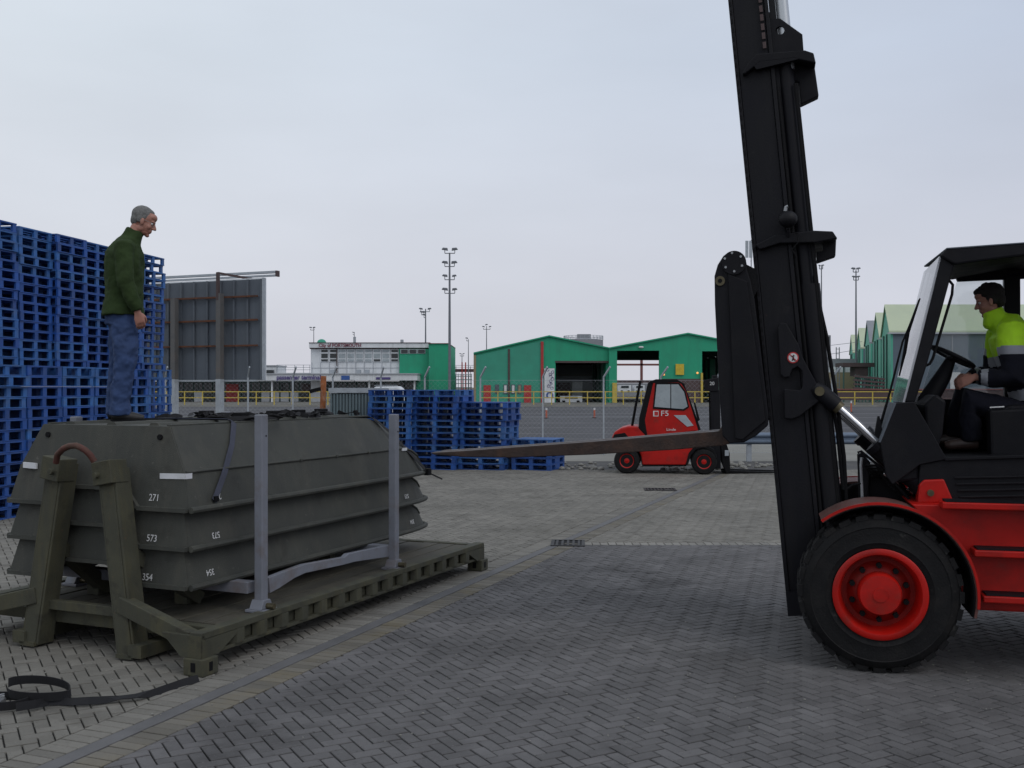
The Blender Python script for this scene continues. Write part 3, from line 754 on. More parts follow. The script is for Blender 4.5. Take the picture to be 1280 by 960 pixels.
# ---- round storage tank with roof railing behind the sheds
g = at(731, 436, 230); R_ = 25/1300*230
t = thing("storage_tank", "round grey storage tank with rooftop railing rising behind the green warehouses", "tank", (g[0], 230+R_, 0))
ztop = at(0, 424, 230)[2]
mb = MB(); mb.lathe([(R_, 0), (R_, ztop), (R_*.2, ztop+.5), (.001, ztop+.55)], n=48, axis='z'); mb.build("tank_body", m_tank, t, smooth=True)
pm = MB().cyl((0, 0, 0), (0, 0, .9), .06, 6).mesh("rail_post", m_galv)
for i in range(28):
    o = bpy.data.objects.new("rail_post", pm); C.objects.link(o); o.parent = t; a = i/28*2*math.pi; o.location = (R_*math.cos(a), R_*math.sin(a), ztop)
for zz in (.45, .9):
    mb = MB(); mb.tube([(R_*math.cos(a/36*2*math.pi), R_*math.sin(a/36*2*math.pi), ztop+zz) for a in range(37)], .05, 5); mb.build("handrail", m_galv, t)
MB().box(-1.4, 1.6, -1, 1, ztop, ztop+1.3).build("plant_housing", m_tank, t)

# ---- yellow pedestrian railing along the kerb
def railing(x0p, x1p, label, Y=108.0, z1=1.42, step=1.86):
    x0, x1 = at(x0p, 0, Y)[0], at(x1p, 0, Y)[0]
    t = thing("guard_railing", label, "railing", (x0, Y, .12))
    n = int((x1-x0)/step)
    pm = MB().box(-.05, .05, -.05, .05, 0, z1).mesh("post", m_yellow)
    for i in range(n+1):
        o = bpy.data.objects.new("post", pm); C.objects.link(o); o.parent = t; o.location = (i*step, 0, 0)
    for z in (z1-.06, z1*.52):
        MB().box(0, n*step, -.04, .04, z-.045, z+.045).build("rail", m_yellow, t)
railing(186, 520, "yellow two-rail barrier in front of the white terminal")
railing(600, 905, "yellow two-rail barrier in front of the green warehouses")
railing(1046, 1180, "yellow two-rail barrier by the teal sheds")
# red and white delineator posts in the car park
for px, py, h, lab in ((683, 523, 13, "thin red and white post left of the pair in the car park"), (743, 522.5, 12.5, "thin red and white post nearer the small forklift, car park"), (1064, 515.5, 14.5, "thin red and white post beyond the tilted mast"), (590.5, 503.5, 8, "thin red and white post near the warehouse corner")):
    x, y, _ = gp(px, py); hh = h/FL*y
    t = thing("marker_post", lab, "marker post", (x, y, 0), 0, "red and white marker posts")
    MB().cyl((0, 0, 0), (0, 0, hh*.8), .055, 8).build("shaft", m_orange, t); MB().cyl((0, 0, hh*.8), (0, 0, hh), .06, 8).build("cap", m_stickw, t); MB().cyl((0, 0, 0), (0, 0, .04), .14, 8).build("foot", m_dark, t)

# ---- floodlight masts and street lamps
def mast(px, ytop, Y, label, tiers, r=.16, base=None):
    """tiers: list of (y, [(dx, size), ...]) heads in the photograph's pixels from the pole"""
    k = Y/FL; X = (px-CX)*k; ztop = CH-(ytop-HY)*k
    t = thing("light_mast", label, "light mast", (X, Y, 0), 0, "light masts of the port")
    MB().tube([(0, 0, 0), (0, 0, ztop*.5), (0, 0, ztop)], [r, r*.8, r*.5], 10).build("pole", m_lamp, t, smooth=True)
    for y, heads in tiers:
        z = CH-(y-HY)*k
        xs = [h[0]*k for h in heads]
        br = MB(); br.box(min(xs+[0]), max(xs+[0]), -.05, .05, z-.06, z+.03)
        for x in xs: br.box(x-.04, x+.04, -.04, .04, z, z+.35 if Y < 170 else z+.2)
        br.build("bracket", m_lamp, t)
        for (dx, s_) in heads:
            w = s_*k; hm = MB()
            sg = 1 if dx >= 0 else -1
            hm.prism([(dx*k-w*.5*sg, z+.30), (dx*k+w*.5*sg, z+.42), (dx*k+w*.28*sg, z+.42+w*.30), (dx*k-w*.42*sg, z+.36+w*.32)], -w*.3, w*.3)
            hm.build("lamp_head", m_lamp, t, bevel=.04)
    return t
mast(562, 316, 122, "tallest slim mast with four tiers of paired floodlights beside the terminal", [(316.5, [(-6, 8), (6.5, 8)]), (333, [(-6, 8), (6, 8)]), (349.5, [(-6, 7), (6, 6)]), (366.5, [(-6, 8), (6.5, 7)])], r=.19)
mast(532, 386, 165, "light mast with a crowded cluster of heads above the terminal roof", [(389.5, [(-6, 5), (5, 5)]), (393.5, [(-5, 5), (-2, 5)]), (397, [(-2, 5)])], r=.17)
mast(608.2, 408, 175, "thin mast with three small lamps above the left warehouse", [(411.5, [(-4, 3.5), (4.5, 3.5)]), (409, [(0, 3.5)])], r=.12)
mast(585.5, 424, 170, "slim street lamp with one head between terminal and warehouse", [(426, [(-2.2, 3.6)])], r=.10)
mast(577.5, 442, 190, "short thin mast with twin upturned heads above the footbridge", [(445, [(-2.2, 2.6), (2.2, 2.6)])], r=.12)
mast(392.2, 410, 180, "small lamp post above the left end of terminal roof", [(412.5, [(-4, 3.5), (.5, 3.5)])], r=.10)
mast(443, 415, 175, "short post with camera on the terminal roof", [(418.5, [(-1.6, 2.6)])], r=.09)
mast(1070, 338, 132, "light mast with two stacked heads between tilted mast and cab", [(340, [(-3.5, 5.5), (3, 5.5)]), (350, [(-3, 4.5), (3, 4.5)])], r=.15)
mast(1026.8, 333, 128, "slim lamp post just behind the black mast", [(336, [(-2.5, 3), (1.5, 4)])], r=.12)
t = mast(939, 300, 128, "pole with paired white aerials poking out beside the black mast", [(330, [(0, 2)])], r=.10)
for x in (933.6, 938.4):
    a = at(x, 322, 128); b = at(x, 301, 128); MB().box(a[0]-t.location.x-.17, a[0]-t.location.x+.17, -.1, .1, a[2], b[2]).build("aerial", m_galv, t)

# ---- footbridge and clutter between terminal and sheds
t = thing("footbridge", "dark elevated walkway on red columns between terminal and green warehouse", "footbridge", (at(577, 0, 175)[0], 175, 0))
boxpx(MB(), 556, 600, 461.2, 464.8, 175, 2.4, loc=tuple(t.location)).build("deck", m_brown, t)
for x in (577.8, 582.2): boxpx(MB(), x-.7, x+.7, 453, 498, 175, .4, loc=(t.location.x, 175.8, 0)).build("column", m_doorred, t)
for x in (566, 570, 588): boxpx(MB(), x-.3, x+.3, 458, 499, 176, .3, loc=tuple(t.location)).build("strut", m_brown, t)
for y in (456.5, 458.8): boxpx(MB(), 556, 600, y, y+.5, 176, .2, loc=tuple(t.location)).build("rail", m_galv, t)
random.seed(11)
for i, lab in enumerate(("grey steel trailer frame stacked behind the footbridge columns", "light grey trailer rack above the others beside the green warehouse")):
    Y = 150+i*6
    t = thing("trailer_rack", lab, "trailer rack", (at(576, 0, Y)[0], Y, .12))
    for k in range(9):
        x = 562.5+k*3.3
        boxpx(MB(), x, x+.7, 469-i*2, 500, Y, .3, loc=tuple(t.location)).build("post", m_galv, t)
    for y in (470-i*2, 474, 479, 484, 490, 495): boxpx(MB(), 562, 590, y, y+.9, Y-.3, .2, loc=tuple(t.location)).build("beam", m_galv, t)
# the white van whose roof shows over the pallets
t = thing("parked_van", "white van parked beyond the pallet stacks, only its roof showing", "van", (at(487, 0, 60)[0], 60, 0))
k = 60/FL
mb = MB(); mb.prism([(-21*k, .35), (21*k, .35), (22*k, .9), (19*k, 1.15), (14.5*k, 1.86), (10*k, 2.0), (-19*k, 1.98), (-21*k, 1.7)], 0, 1.8); mb.build("body", m_silver, t, bevel=.08)
MB().prism([(12*k, 1.25), (17.5*k, 1.2), (14*k, 1.75), (12*k, 1.75)], -.01, 1.81).build("window", m_glassdk, t)
for x in (-13*k, 13*k):
    mb = MB(); mb.lathe([(.001, -.05), (.2, -.05), (.33, 0), (.33, .2), (.001, .2)], (x, .02, .33), 20); mb.build("wheel", m_tyre, t, smooth=True)
for y in (481.3,): boxpx(MB(), 468, 497, y, y+.6, 60.4, .05, loc=(t.location.x, 60, 0)).build("roof_bar", m_galv, t)

# ---- teal sheds on the right: a row of gabled bays
nx, ny, hz, hr = 44.8, 123.0, 8.4, 12.0
rv = Vector((.26, .965)).normalized(); Wd = 13.0
bl = ["nearest teal shed with cream roof and blue-grey long wall behind the cab", "second teal gabled shed with cream roof strip beside the nearest",
      "third teal shed with grey roof slope in the receding row", "fourth teal gable of the receding row", "farthest small teal gable beside the light mast"]
for i in range(5):
    cx_, cy_ = nx+rv.x*Wd*i*(1+.12*i), ny+rv.y*Wd*i*(1+.12*i)
    t = thing("gabled_shed", bl[i], "shed", (cx_, cy_, .12))
    a = Vector((0, 0)); m_ = rv*Wd/2; e = rv*Wd; hz_ = hz-.12; hr_ = hr-.12; Ln = 60
    th = .25
    mb = MB(); vs = [(a.x, a.y, 0), (e.x, e.y, 0), (e.x, e.y, hz_), (m_.x, m_.y, hr_), (a.x, a.y, hz_)]
    vs += [(x+th, y, z) for x, y, z in vs]; n = 5
    mb.add(vs, [list(range(n)), list(range(2*n-1, n-1, -1))]+[(i_, (i_+1) % n, (i_+1) % n+n, i_+n) for i_ in range(n)]); mb.build("gable_wall", m_teal, t)
    MB().box(a.x+th, a.x+Ln, 0, th, 0, hz_).build("long_wall", m_bgrey, t)
    for s0, s1, nm in (((a.x, a.y, hz_), (m_.x, m_.y, hr_), "roof"), ((m_.x, m_.y, hr_), (e.x, e.y, hz_), "roof")):
        mb = MB(); vs = [(s0[0]-.2, s0[1], s0[2]+.02), (s0[0]+Ln, s0[1], s0[2]+.02), (s1[0]+Ln, s1[1], s1[2]+.02), (s1[0]-.2, s1[1], s1[2]+.02)]
        vs += [(x, y, z+.22) for x, y, z in vs]; mb.add(vs, [(0, 3, 2, 1), (4, 5, 6, 7), (0, 1, 5, 4), (1, 2, 6, 5), (2, 3, 7, 6), (3, 0, 4, 7)])
        mb.build(nm, m_cream if i != 2 else m_tank, t)
    if i < 2:
        MB().box(a.x+.0+2.2, a.x+2.5, -.15, 0, 0, hz_-.1).build("drain_pipe", m_bwhite, t)
        MB().box(a.x-.4, a.x+Ln, -.35, -.02, hz_-.16, hz_+.02).build("gutter", m_bgreyw, t)
    for q in (.33, .66):
        MB().bar((rv.x*Wd*q-.12, rv.y*Wd*q, 0), (rv.x*Wd*q-.12, rv.y*Wd*q, hz_), .15, .15).build("drain_pipe", m_dgreen, t)
    if i == 0:
        MB().box(7.0, 8.2, -.08, 0, .1, 3.6).build("white_notice", m_stickw, t)
        for k in range(1, 8): MB().box(k*7.2, k*7.2+.12, -.05, 0, 0, hz_-.3).build("wall_joint", m_tank, t)
# dark walkway, pipework, tan hut and low walls there
t = thing("pipe_bridge", "dark flat gantry roof on posts left of the teal sheds", "gantry", (at(1075, 0, 128)[0], 128, .12))
def pb(nm, m, x0, x1, y0, y1, Y=128, d=.4): return boxpx(MB(), x0, x1, y0, y1, Y, d, loc=(t.location.x, t.location.y, t.location.z)).build(nm, m, t)
pb("deck", m_brown, 1053.5, 1093, 453.5, 458.5, 128, 3)
for x in (1055, 1070, 1088): pb("post", m_dgreen, x-.5, x+.5, 458.5, 504.5, 128.5, .3)
pb("enclosure", m_brown, 1069, 1085, 458.6, 470, 128.4, 2)
t = thing("tan_hut", "low tan building with grey upper wall seen left of the gantry", "building", (at(1058, 0, 160)[0], 160, .12))
pb("wall", m_tan, 1040, 1071, 465.5, 500, 160, 6); pb("upper_wall", m_tank, 1036, 1072, 448.5, 458, 161, 6); pb("window_band", m_bwhite, 1040, 1069, 458.2, 465.3, 160.6, 5)
for x in (1048, 1056, 1064): pb("mullion", m_tank, x, x+.5, 458.2, 465.3, 160.4, .15)
t = thing("pipe_rack", "dark lattice of pipes and beams standing before the teal gable", "pipe rack", (at(1086, 0, 122)[0], 122, .12))
for k in range(9): pb("upright", m_dgreen, 1069+k*4.3, 1069.9+k*4.3, 468+k*.7, 503, 122, .15)
for k in range(4):
    a = at(1067, 470+k*5, 121.8); b = at(1106, 474+k*4.6, 121.8); MB().bar((a[0]-t.location.x, a[1]-122, a[2]-.12), (b[0]-t.location.x, b[1]-122, b[2]-.12), .25, .22).build("pipe", m_brown, t)
for k in range(8):
    a = at(1069+k*4.3, 489, 122); b = at(1073.3+k*4.3, 470, 122); MB().bar((a[0]-t.location.x, .3, a[2]-.12), (b[0]-t.location.x, .3, b[2]-.12), .12, .1).build("brace", m_dgreen, t)
t = thing("low_wall", "long low brown wall beneath the yellow barrier by the teal sheds", "wall", (at(1110, 0, 112)[0], 112, .12))
pb("wall", m_brown, 1040, 1290, 487.5, 500, 112, .4); pb("coping", m_redbrn, 1040, 1290, 486, 487.4, 111.9, .6)
t = thing("lattice_pylon", "small grey lattice pylon with overhead wires left of light mast", "pylon", (at(1047.5, 0, 150)[0], 150, .12))
for x in (1045.6, 1049.4): pb("leg", m_tank, x-.35, x+.35, 434, 500, 150, .2)
for k in range(9): pb("brace", m_tank, 1045.6, 1049.4, 436+k*6, 436.6+k*6, 150, .15)
a, b = at(1036, 430.5, 150), at(1072, 427.5, 150)
mb = MB(); l = t.location
for dy in (0, 10): 
    a, b = at(1036, 432+dy*1.1, 150), at(1078, 427+dy*.9, 150); mb.bar((a[0]-l.x, .1, a[2]-l.z), (b[0]-l.x, .1, b[2]-l.z), .06, .06)
mb.build("wire", m_tank, t)
t = thing("control_cabin", "grey box cabin on a post peeping out behind the black mast", "cabin", (at(1035, 0, 120)[0], 120, .12))
pb("cabin", m_tank, 1030, 1038.5, 419, 447, 120, 1.5); pb("window", m_glassdk, 1031.5, 1037, 421, 430, 119.9, .09); pb("leg", m_tank, 1033, 1036, 447, 503, 120.3, .4)

# ---- chain-link fence with cranked posts, crash barrier, rusty pole
Yf = 30.0; k = Yf/FL
fx = [-14.2, -12.1, -10.0]+[(p-CX)*k for p in (310, 366, 416, 476, 531, 600.5, 678.5, 754.5, 826, 896.5, 968, 1040)]
t = thing("chain_link_fence", "chain-link fence on thin posts with cranked tops across the yard edge", "fence", (fx[6], Yf, 0))
hp = CH+13*k; mb = MB()
random.seed(5)
for i, x in enumerate(fx):
    s_ = 1 if i % 3 else .75
    q = MB(); q.bar((0, 0, 0), (0, 0, hp), .045, .045); q.bar((0, 0, hp-.01), (.16*s_, -.3, hp+.28), .035, .05)
    q.build("post", m_galv, t, loc=(x-fx[6], 0, 0))
wm = MB(); x0, x1 = fx[0]-fx[6], fx[-1]-fx[6]; zt = 2.15
n = int((x1-x0+zt)/.13)
for i in range(n):
    xs = x0-zt+i*.13
    for dr in (1, -1):
        p = []
        ax, bx = (xs, xs+zt) if dr == 1 else (xs+zt, xs)
        za, zb = 0.05, zt
        # clip to the fence's ends
        def cl(ax, bx, za, zb):
            for lim, sg in ((x0, 1), (x1, -1)):
                if (ax-lim)*sg < 0 and (bx-lim)*sg < 0: return None
                if (ax-lim)*sg < 0: tt = (lim-ax)/(bx-ax); ax, za = lim, za+(zb-za)*tt
                elif (bx-lim)*sg < 0: tt = (lim-ax)/(bx-ax); bx, zb = lim, za+(zb-za)*tt
            return ax, bx, za, zb
        r = cl(ax, bx, za, zb)
        if r: wm.bar((r[0], 0, r[2]), (r[1], 0, r[3]), .0020, .0020, up=(0, 1, 0))
o = wm.build("wire_mesh", m_galv, t); o['kind'] = 'stuff'
for z in (.06, zt, 1.1): MB().bar((x0, 0, z), (x1, 0, z), .006, .006).build("line_wire", m_galv, t)
# crash barrier (corrugated rail on posts), seen under the mast and to the right of it
Yg = 27.2; k = Yg/FL
x0, x1 = (850-CX)*k, (1330-CX)*k
t = thing("crash_barrier", "blue-grey steel crash barrier on short posts behind both forklifts", "crash barrier", (x0, Yg, 0))
zc = CH-(548-HY)*k
pr = [(0, -.155), (-.02, -.15), (-.08, -.10), (-.08, -.06), (-.02, -.015), (-.02, .015), (-.08, .06), (-.08, .10), (-.02, .15), (0, .155), (.01, .155), (-.01, .15), (-.07, .10), (-.07, .06), (-.01, .01), (-.01, -.01), (-.07, -.06), (-.07, -.10), (-.01, -.15), (.01, -.155)]
MB().prismx([(y, z+zc) for y, z in pr], 0, x1-x0).build("rail", M("barrier_bluegrey", (.13, .17, .23), .5, metal=.2, var=.12, bump=.1), t)
for px in (862, 937, 1012, 1088, 1163, 1240, 1315):
    x = (px-CX)*k-x0; MB().box(x-.06, x+.06, .02, .14, 0, zc+.1).build("post", m_galv, t)
t = thing("rusty_pole", "short rust-orange pole with a black clamp behind the hull stack", "pole", (at(402, 0, 27)[0], 27, 0))
MB().cyl((0, 0, 0), (.05, 0, CH+14*27/FL), .075, 10).build("shaft", M("orange_rust", (.30, .10, .035), .85, var=.35, scale=6, bump=.3, dirt=(.4, .38, .34), damt=.7, dscale=5), t)
MB().bar((-.02, -.03, CH-.7*.0-2*27/FL), (-.30, -.05, CH-5.5*27/FL), .05, .1).build("clamp", m_dark, t)
# corrugated steel cabinet
t = thing("steel_cabinet", "grey-green corrugated steel cabinet between hull stack and pallets", "cabinet", (at(440, 0, 25.6)[0], 25.6, 0))
a0, a1 = at(412, 0, 25.6)[0]-t.location.x, at(475, 0, 25.6)[0]-t.location.x
zt = CH-5*25.6/FL
MB().box(a0+.03, a1-.03, .03, 1.6, 0, zt-.05).build("body", m_corr, t)
rib = MB().box(-.022, .022, -.02, .03, .02, zt-.06).mesh("rib", m_corr)
n = int((a1-a0)/.075)
for i in range(n):
    o = bpy.data.objects.new("rib", rib); C.objects.link(o); o.parent = t; o.location = (a0+.04+i*(a1-a0-.08)/(n-1), 0, 0)
MB().box(a0-.02, a1+.02, -.05, 1.65, zt-.04, zt+.08).build("roof", m_galv, t)

# ---- big hoarding seen from behind
Yb = 30.8
m_postb = M('post_greybrown', (.10, .10, .10), .7, var=.2, scale=3, bump=.1, dirt=(.11, .075, .055), damt=.5, dscale=3)
fb = Fr(at(280, 0, Yb)[0], Yb, math.radians(-22.5))
t = thing("hoarding", "large dark grey hoarding seen from behind on two steel posts", "hoarding", (fb.o[0], fb.o[1], 0), fb.a)
def bz(px, py): q = fb.pv(px, py, 0); return q[0], q[2]
uR, zT = bz(327, 348.5); _, zB = bz(327, 474.5); uL = bz(196, 352)[0]-1.5
pan = (uR-uL)/11
pm = MB().box(.012, pan-.012, .03, .07, 0, zT-zB).mesh("panel", m_board)
for i in range(11):
    o = bpy.data.objects.new("panel", pm); C.objects.link(o); o.parent = t; o.location = (uL+i*pan, 0, zB)
rb = MB().box(-.03, .03, -.03, .028, 0, zT-zB).mesh("batten", m_board)
for i in range(12):
    o = bpy.data.objects.new("batten", rb); C.objects.link(o); o.parent = t; o.location = (uL+i*pan, 0, zB)
MB().box(uL, uR+.05, .075, .16, zB-.02, zT+.04).build("face_panel", m_silver, t)
MB().box(uR+.035, uR+.09, -.03, .074, zB-.02, zT+.03).build("edge_trim", m_galv, t)
for f_ in (.145, .38, .635, 1.0):
    z = zT-(zT-zB)*(f_ if f_ < 1 else .985)-.1
    MB().box(uL, uR-.1, -.11, -.035, z, z+.05).build("angle_rail", m_rust if f_ < 1 else m_galv, t)
for px, ztop in ((224, zT-.45), (280.5, zT-.35)):
    u = bz(px, 480)[0]; MB().box(u-.085, u+.085, -.30, -.12, 0, CH+10*Yb/FL).build("post_base", m_galv, t)
    MB().box(u-.08, u+.08, -.295, -.125, CH+10*Yb/FL, ztop-.05).build("post", m_postb, t)
u = bz(279.5, 480)[0]
MB().box(u-.04, u+.04, -.3, -.22, zT-.6, zT+.22).build("bracket", m_brown, t)
MB().bar((u, -.26, zT+.2), (u+.3, 1.3, zT+.12), .06, .06).build("bracket", m_brown, t)
q0 = fb.pv(346, 340.5, 1.3); 
MB().box(uL, q0[0], 1.24, 1.36, q0[2]-.02, q0[2]+.05).box(uL, q0[0], 1.26, 1.34, q0[2]-.12, q0[2]-.06).build("light_rail", m_galv, t)
MB().box(q0[0], q0[0]+.05, 1.22, 1.38, q0[2]-.13, q0[2]+.05).build("end_cap", m_brown, t)

# ================================================================== PALLETS
def pallet_mesh(w, d, h, mat, fd=.12):
    mb = MB(); b = .105
    xs = (0, (w-b)/2, w-b); ys = (0, (d-b)/2, d-b)
    for y in ys: mb.box(0, w, y, y+b, 0, .014)                       # runners
    for x in xs: mb.box(x+.003, x+b-.003, b, d-b, .001, .012)
    for x in xs:
        for y0_, y1_ in ((.004, fd), (d*.34, d*.66), (d-fd, d-.004)): mb.box(x+.004, x+b-.004, y0_, y1_, .014, h-.028)   # nine feet
    mb.box(0, w, 0, .05, h-.028, h-.004); mb.box(0, w, d-.05, d, h-.028, h-.004)   # deck rim
    mb.box(0, .05, .05, d-.05, h-.028, h-.004); mb.box(w-.05, w, .05, d-.05, h-.028, h-.004)
    n = 6
    for i in range(n):                                               # deck slats
        y = .05+(i+.18)*(d-.1)/n; mb.box(.05, w-.05, y, y+(d-.1)/n*.7, h-.024, h-.006)
    return mb.mesh("pallet", mat)
random.seed(21)
BIG = ORD+["twenty-first", "twenty-second"]
def stack(fr, u, v, w, d, h, n, mats, labeller, group, lean=(0, 0), seen_from=0, z0=0.0, jit=.017):
    """n pallets high; rows below seen_from are hidden behind others and joined"""
    ms = [pallet_mesh(w, d, h, m, .045 if h > .15 else .12) for m in mats]
    lo = MB()
    for i in range(n):
        k = n-1-i
        du, dv = random.uniform(-jit, jit)+lean[0]*i, random.uniform(-jit, jit)+lean[1]*i
        if i < seen_from:
            for (x0, x1, y0, y1, za, zb) in [(0, w, 0, .1, 0, .018), (0, w, d-.1, d, 0, .018), (0, w, 0, d, h-.03, h-.004)]+[(x, x+.1, y, y+.1, .018, h-.03) for x in (0, (w-.1)/2, w-.1) for y in (0, (d-.1)/2, d-.1)]:
                lo.box(u+du+x0, u+du+x1, v+dv+y0, v+dv+y1, z0+i*h+za, z0+i*h+zb)
            continue
        m = random.choice(ms)
        o = bpy.data.objects.new("pallet", m); C.objects.link(o)
        o.location = fr.w(u+du, v+dv, z0+i*h); o.rotation_euler = (0, 0, fr.a+math.radians(random.gauss(0, .8)))
        tag(o, labeller(k), "pallet", group)
    return lo
fw = Fr(-7.54, 15.19, math.atan2(1300, 240))
wl = pallet_mesh
hid = MB()
pitch = .885
for i in range(6):
    stack(fw, -.16+i*pitch, random.uniform(-.03, .03), .865, 1.12, .1635, 14, [m_blue, m_blue, m_blued],
          lambda k, i=i: "%s blue pallet from the top in the %s low stack of the long left wall" % (BIG[k], ["leftmost", "second", "third", "fourth", "fifth", "rightmost"][i]), "pallets in the low front row of the wall",
          lean=(random.uniform(-.002, .002), random.uniform(-.003, .003)))
ua = fw.pv(30, 484, 1.36)[0]; ub = fw.pv(206, 484, 1.36)[0]; pb_ = (ub-ua)/5
for i in range(-1, 5):
    n = 29
    lo = stack(fw, ua+i*pb_+(.05 if i < 0 else 0)-(.06 if i < 0 else 0), 1.36+(.0 if i else .06), pb_-.03, 1.12, .1635+(.0006 if i < 0 else 0), n, [m_blue, m_blue, m_blued],
               lambda k, i=i: "%s blue pallet from the top in the %s tall stack of the long left wall" % (BIG[k], ["leftmost", "second", "third", "fourth", "fifth", "rightmost"][i+1]), "pallets in the tall back row of the wall",
               seen_from=13, lean=(random.uniform(-.0025, .0015), random.uniform(-.003, .003)))
    o_ = len(hid.v); hid.v += lo.v; hid.f += [[a+o_ for a in f] for f in lo.f]; hid.m += lo.m
o = hid.build("hidden_pallets", m_blue, None, loc=(fw.o[0], fw.o[1], 0)); o.rotation_euler = (0, 0, fw.a)
tag(o, "blue plastic pallets at the foot of the tall stacks, behind the low front row", "pallets", kind='stuff')
# free-standing stacks in the middle of the yard
for i, (px, py, n, nm, lean, w) in enumerate(((458, 586, 13, "leftmost", (.004, 0), 1.10), (513.5, 586, 13, "second", (.006, 0), 1.14), (572, 586.5, 11, "third", (.010, 0), 1.14), (640, 587, 5, "low rightmost", (-.004, 0), .98))):
    x, y, _ = gp(px, py); f_ = Fr(x, y, math.radians(-19 if i < 3 else -21))
    stack(f_, 0, 0, w, 1.02, .1455, n, [m_blue, m_blued, m_blue],
          lambda k, nm=nm: "%s blue pallet from the top in the %s stack standing free beyond the fork" % (BIG[k].capitalize() if 0 else BIG[k], nm), "pallets in the free-standing stacks", lean=lean, jit=.022)
x, y, _ = gp(452, 572)
f_ = Fr(x, y+.1, math.radians(-19))

# ================================================================== FLATRACK WITH ASSAULT BOAT HULLS
fr = Fr(-2.09, 7.0, math.radians(66.5)); LK, WK = 4.49, 2.5
RK = thing("flatrack", "weathered olive green flatrack with red hook bar and four grey stakes", "flatrack", (fr.o[0], fr.o[1], 0), fr.a)
nb = 12
for i in range(nb):                                                  # deck boards along the length
    v0 = .10+i*(WK-.2)/nb
    MB().box(.36, LK-.10, v0+.006, v0+(WK-.2)/nb-.006, .235, .268+random.uniform(-.004, .003)).build("deck_board", m_deck, RK, bevel=.004)
for v0 in (0, WK-.10):
    s_ = 1 if v0 == 0 else -1
    mb = MB(); mb.box(0, LK, v0, v0+.10, .245, .29); mb.box(0, LK, v0+.01, v0+.09, .12, .145)
    mb.box(0, LK, v0+.06 if s_ > 0 else v0+.02, v0+.08 if s_ > 0 else v0+.04, .146, .244); mb.build("side_rail", m_olive2, RK, bevel=.004)
    vo = v0-.012 if s_ > 0 else v0+.112
    k = 0
    pk = MB()
    pk.add([(0, 0, .0), (.17, 0, .0), (.17, 0, .112), (0, 0, .112), (.045, .055, .012), (.125, .055, .012), (.125, .055, .10), (.045, .055, .10)],
           [(0, 1, 5, 4), (1, 2, 6, 5), (2, 3, 7, 6), (3, 0, 4, 7), (4, 5, 6, 7)])
    pm = MB().prismz([(0, .05), (.03, 0), (.11, 0), (.14, .05)], 0, .10).mesh("stake_pocket", m_olive2)
    while .34+k*.262 < LK-.25:
        o = bpy.data.objects.new("stake_pocket", pm); C.objects.link(o); o.parent = RK
        o.location = (.34+k*.262, (v0-.006 if s_ > 0 else v0+.056), .1455)
        if s_ < 0: o.rotation_euler = (0, 0, math.pi); o.location = (.34+k*.262+.14, v0+.106, .1455)
        k += 1
MB().box(.27, .35, .101, WK-.101, .17, .262).build("end_beam", m_olive2, RK, bevel=.006)
MB().box(LK-.09, LK, .101, WK-.101, .10, .275).build("end_beam", m_olive2, RK, bevel=.006)
for u in (.8, 1.6, 2.4, 3.2, 3.9): MB().box(u, u+.1, .10, WK-.1, .12, .234).build("cross_member", m_olive2, RK)
for v0 in (.62, 1.75): MB().box(.1, LK-.1, v0, v0+.12, .03, .119).build("runner", m_olive2, RK)
for u0, v0 in ((-.02, -.03), (-.02, WK-.14), (LK-.12, -.03), (LK-.12, WK-.14)):
    cc = MB().box(u0, u0+.16, v0, v0+.17, 0, .118).build("corner_casting", m_olive2, RK, bevel=.008)
    MB().box(u0-.0015, u0+.01, v0+.085-.02, v0+.085+.02, .03, .092).build("aperture", m_dark, cc)
    MB().box(u0+.08-.018, u0+.08+.018, v0-.0015, v0+.01, .03, .092).build("aperture", m_dark, cc)
    g = 1 if u0 < 1 else -1; h_ = 1 if v0 < 1 else -1
    e = 0 if g > 0 else LK; w_ = 0 if h_ > 0 else WK
    mb = MB(); y0 = w_+.0*h_
    q = [(e+.0*g, .243), (e+.0*g, .119), (e+.17*g, .119), (e+.42*g, .243)]
    mb.prism(q, w_-.004*h_, w_+.05*h_)
    q = [(w_+.0*h_, .27), (w_+.0*h_, .119), (w_+.17*h_, .119), (w_+.34*h_, .27)]
    mb.prismx(q, e-.006*g, e+.03*g); mb.build("gusset", m_olive2, RK)
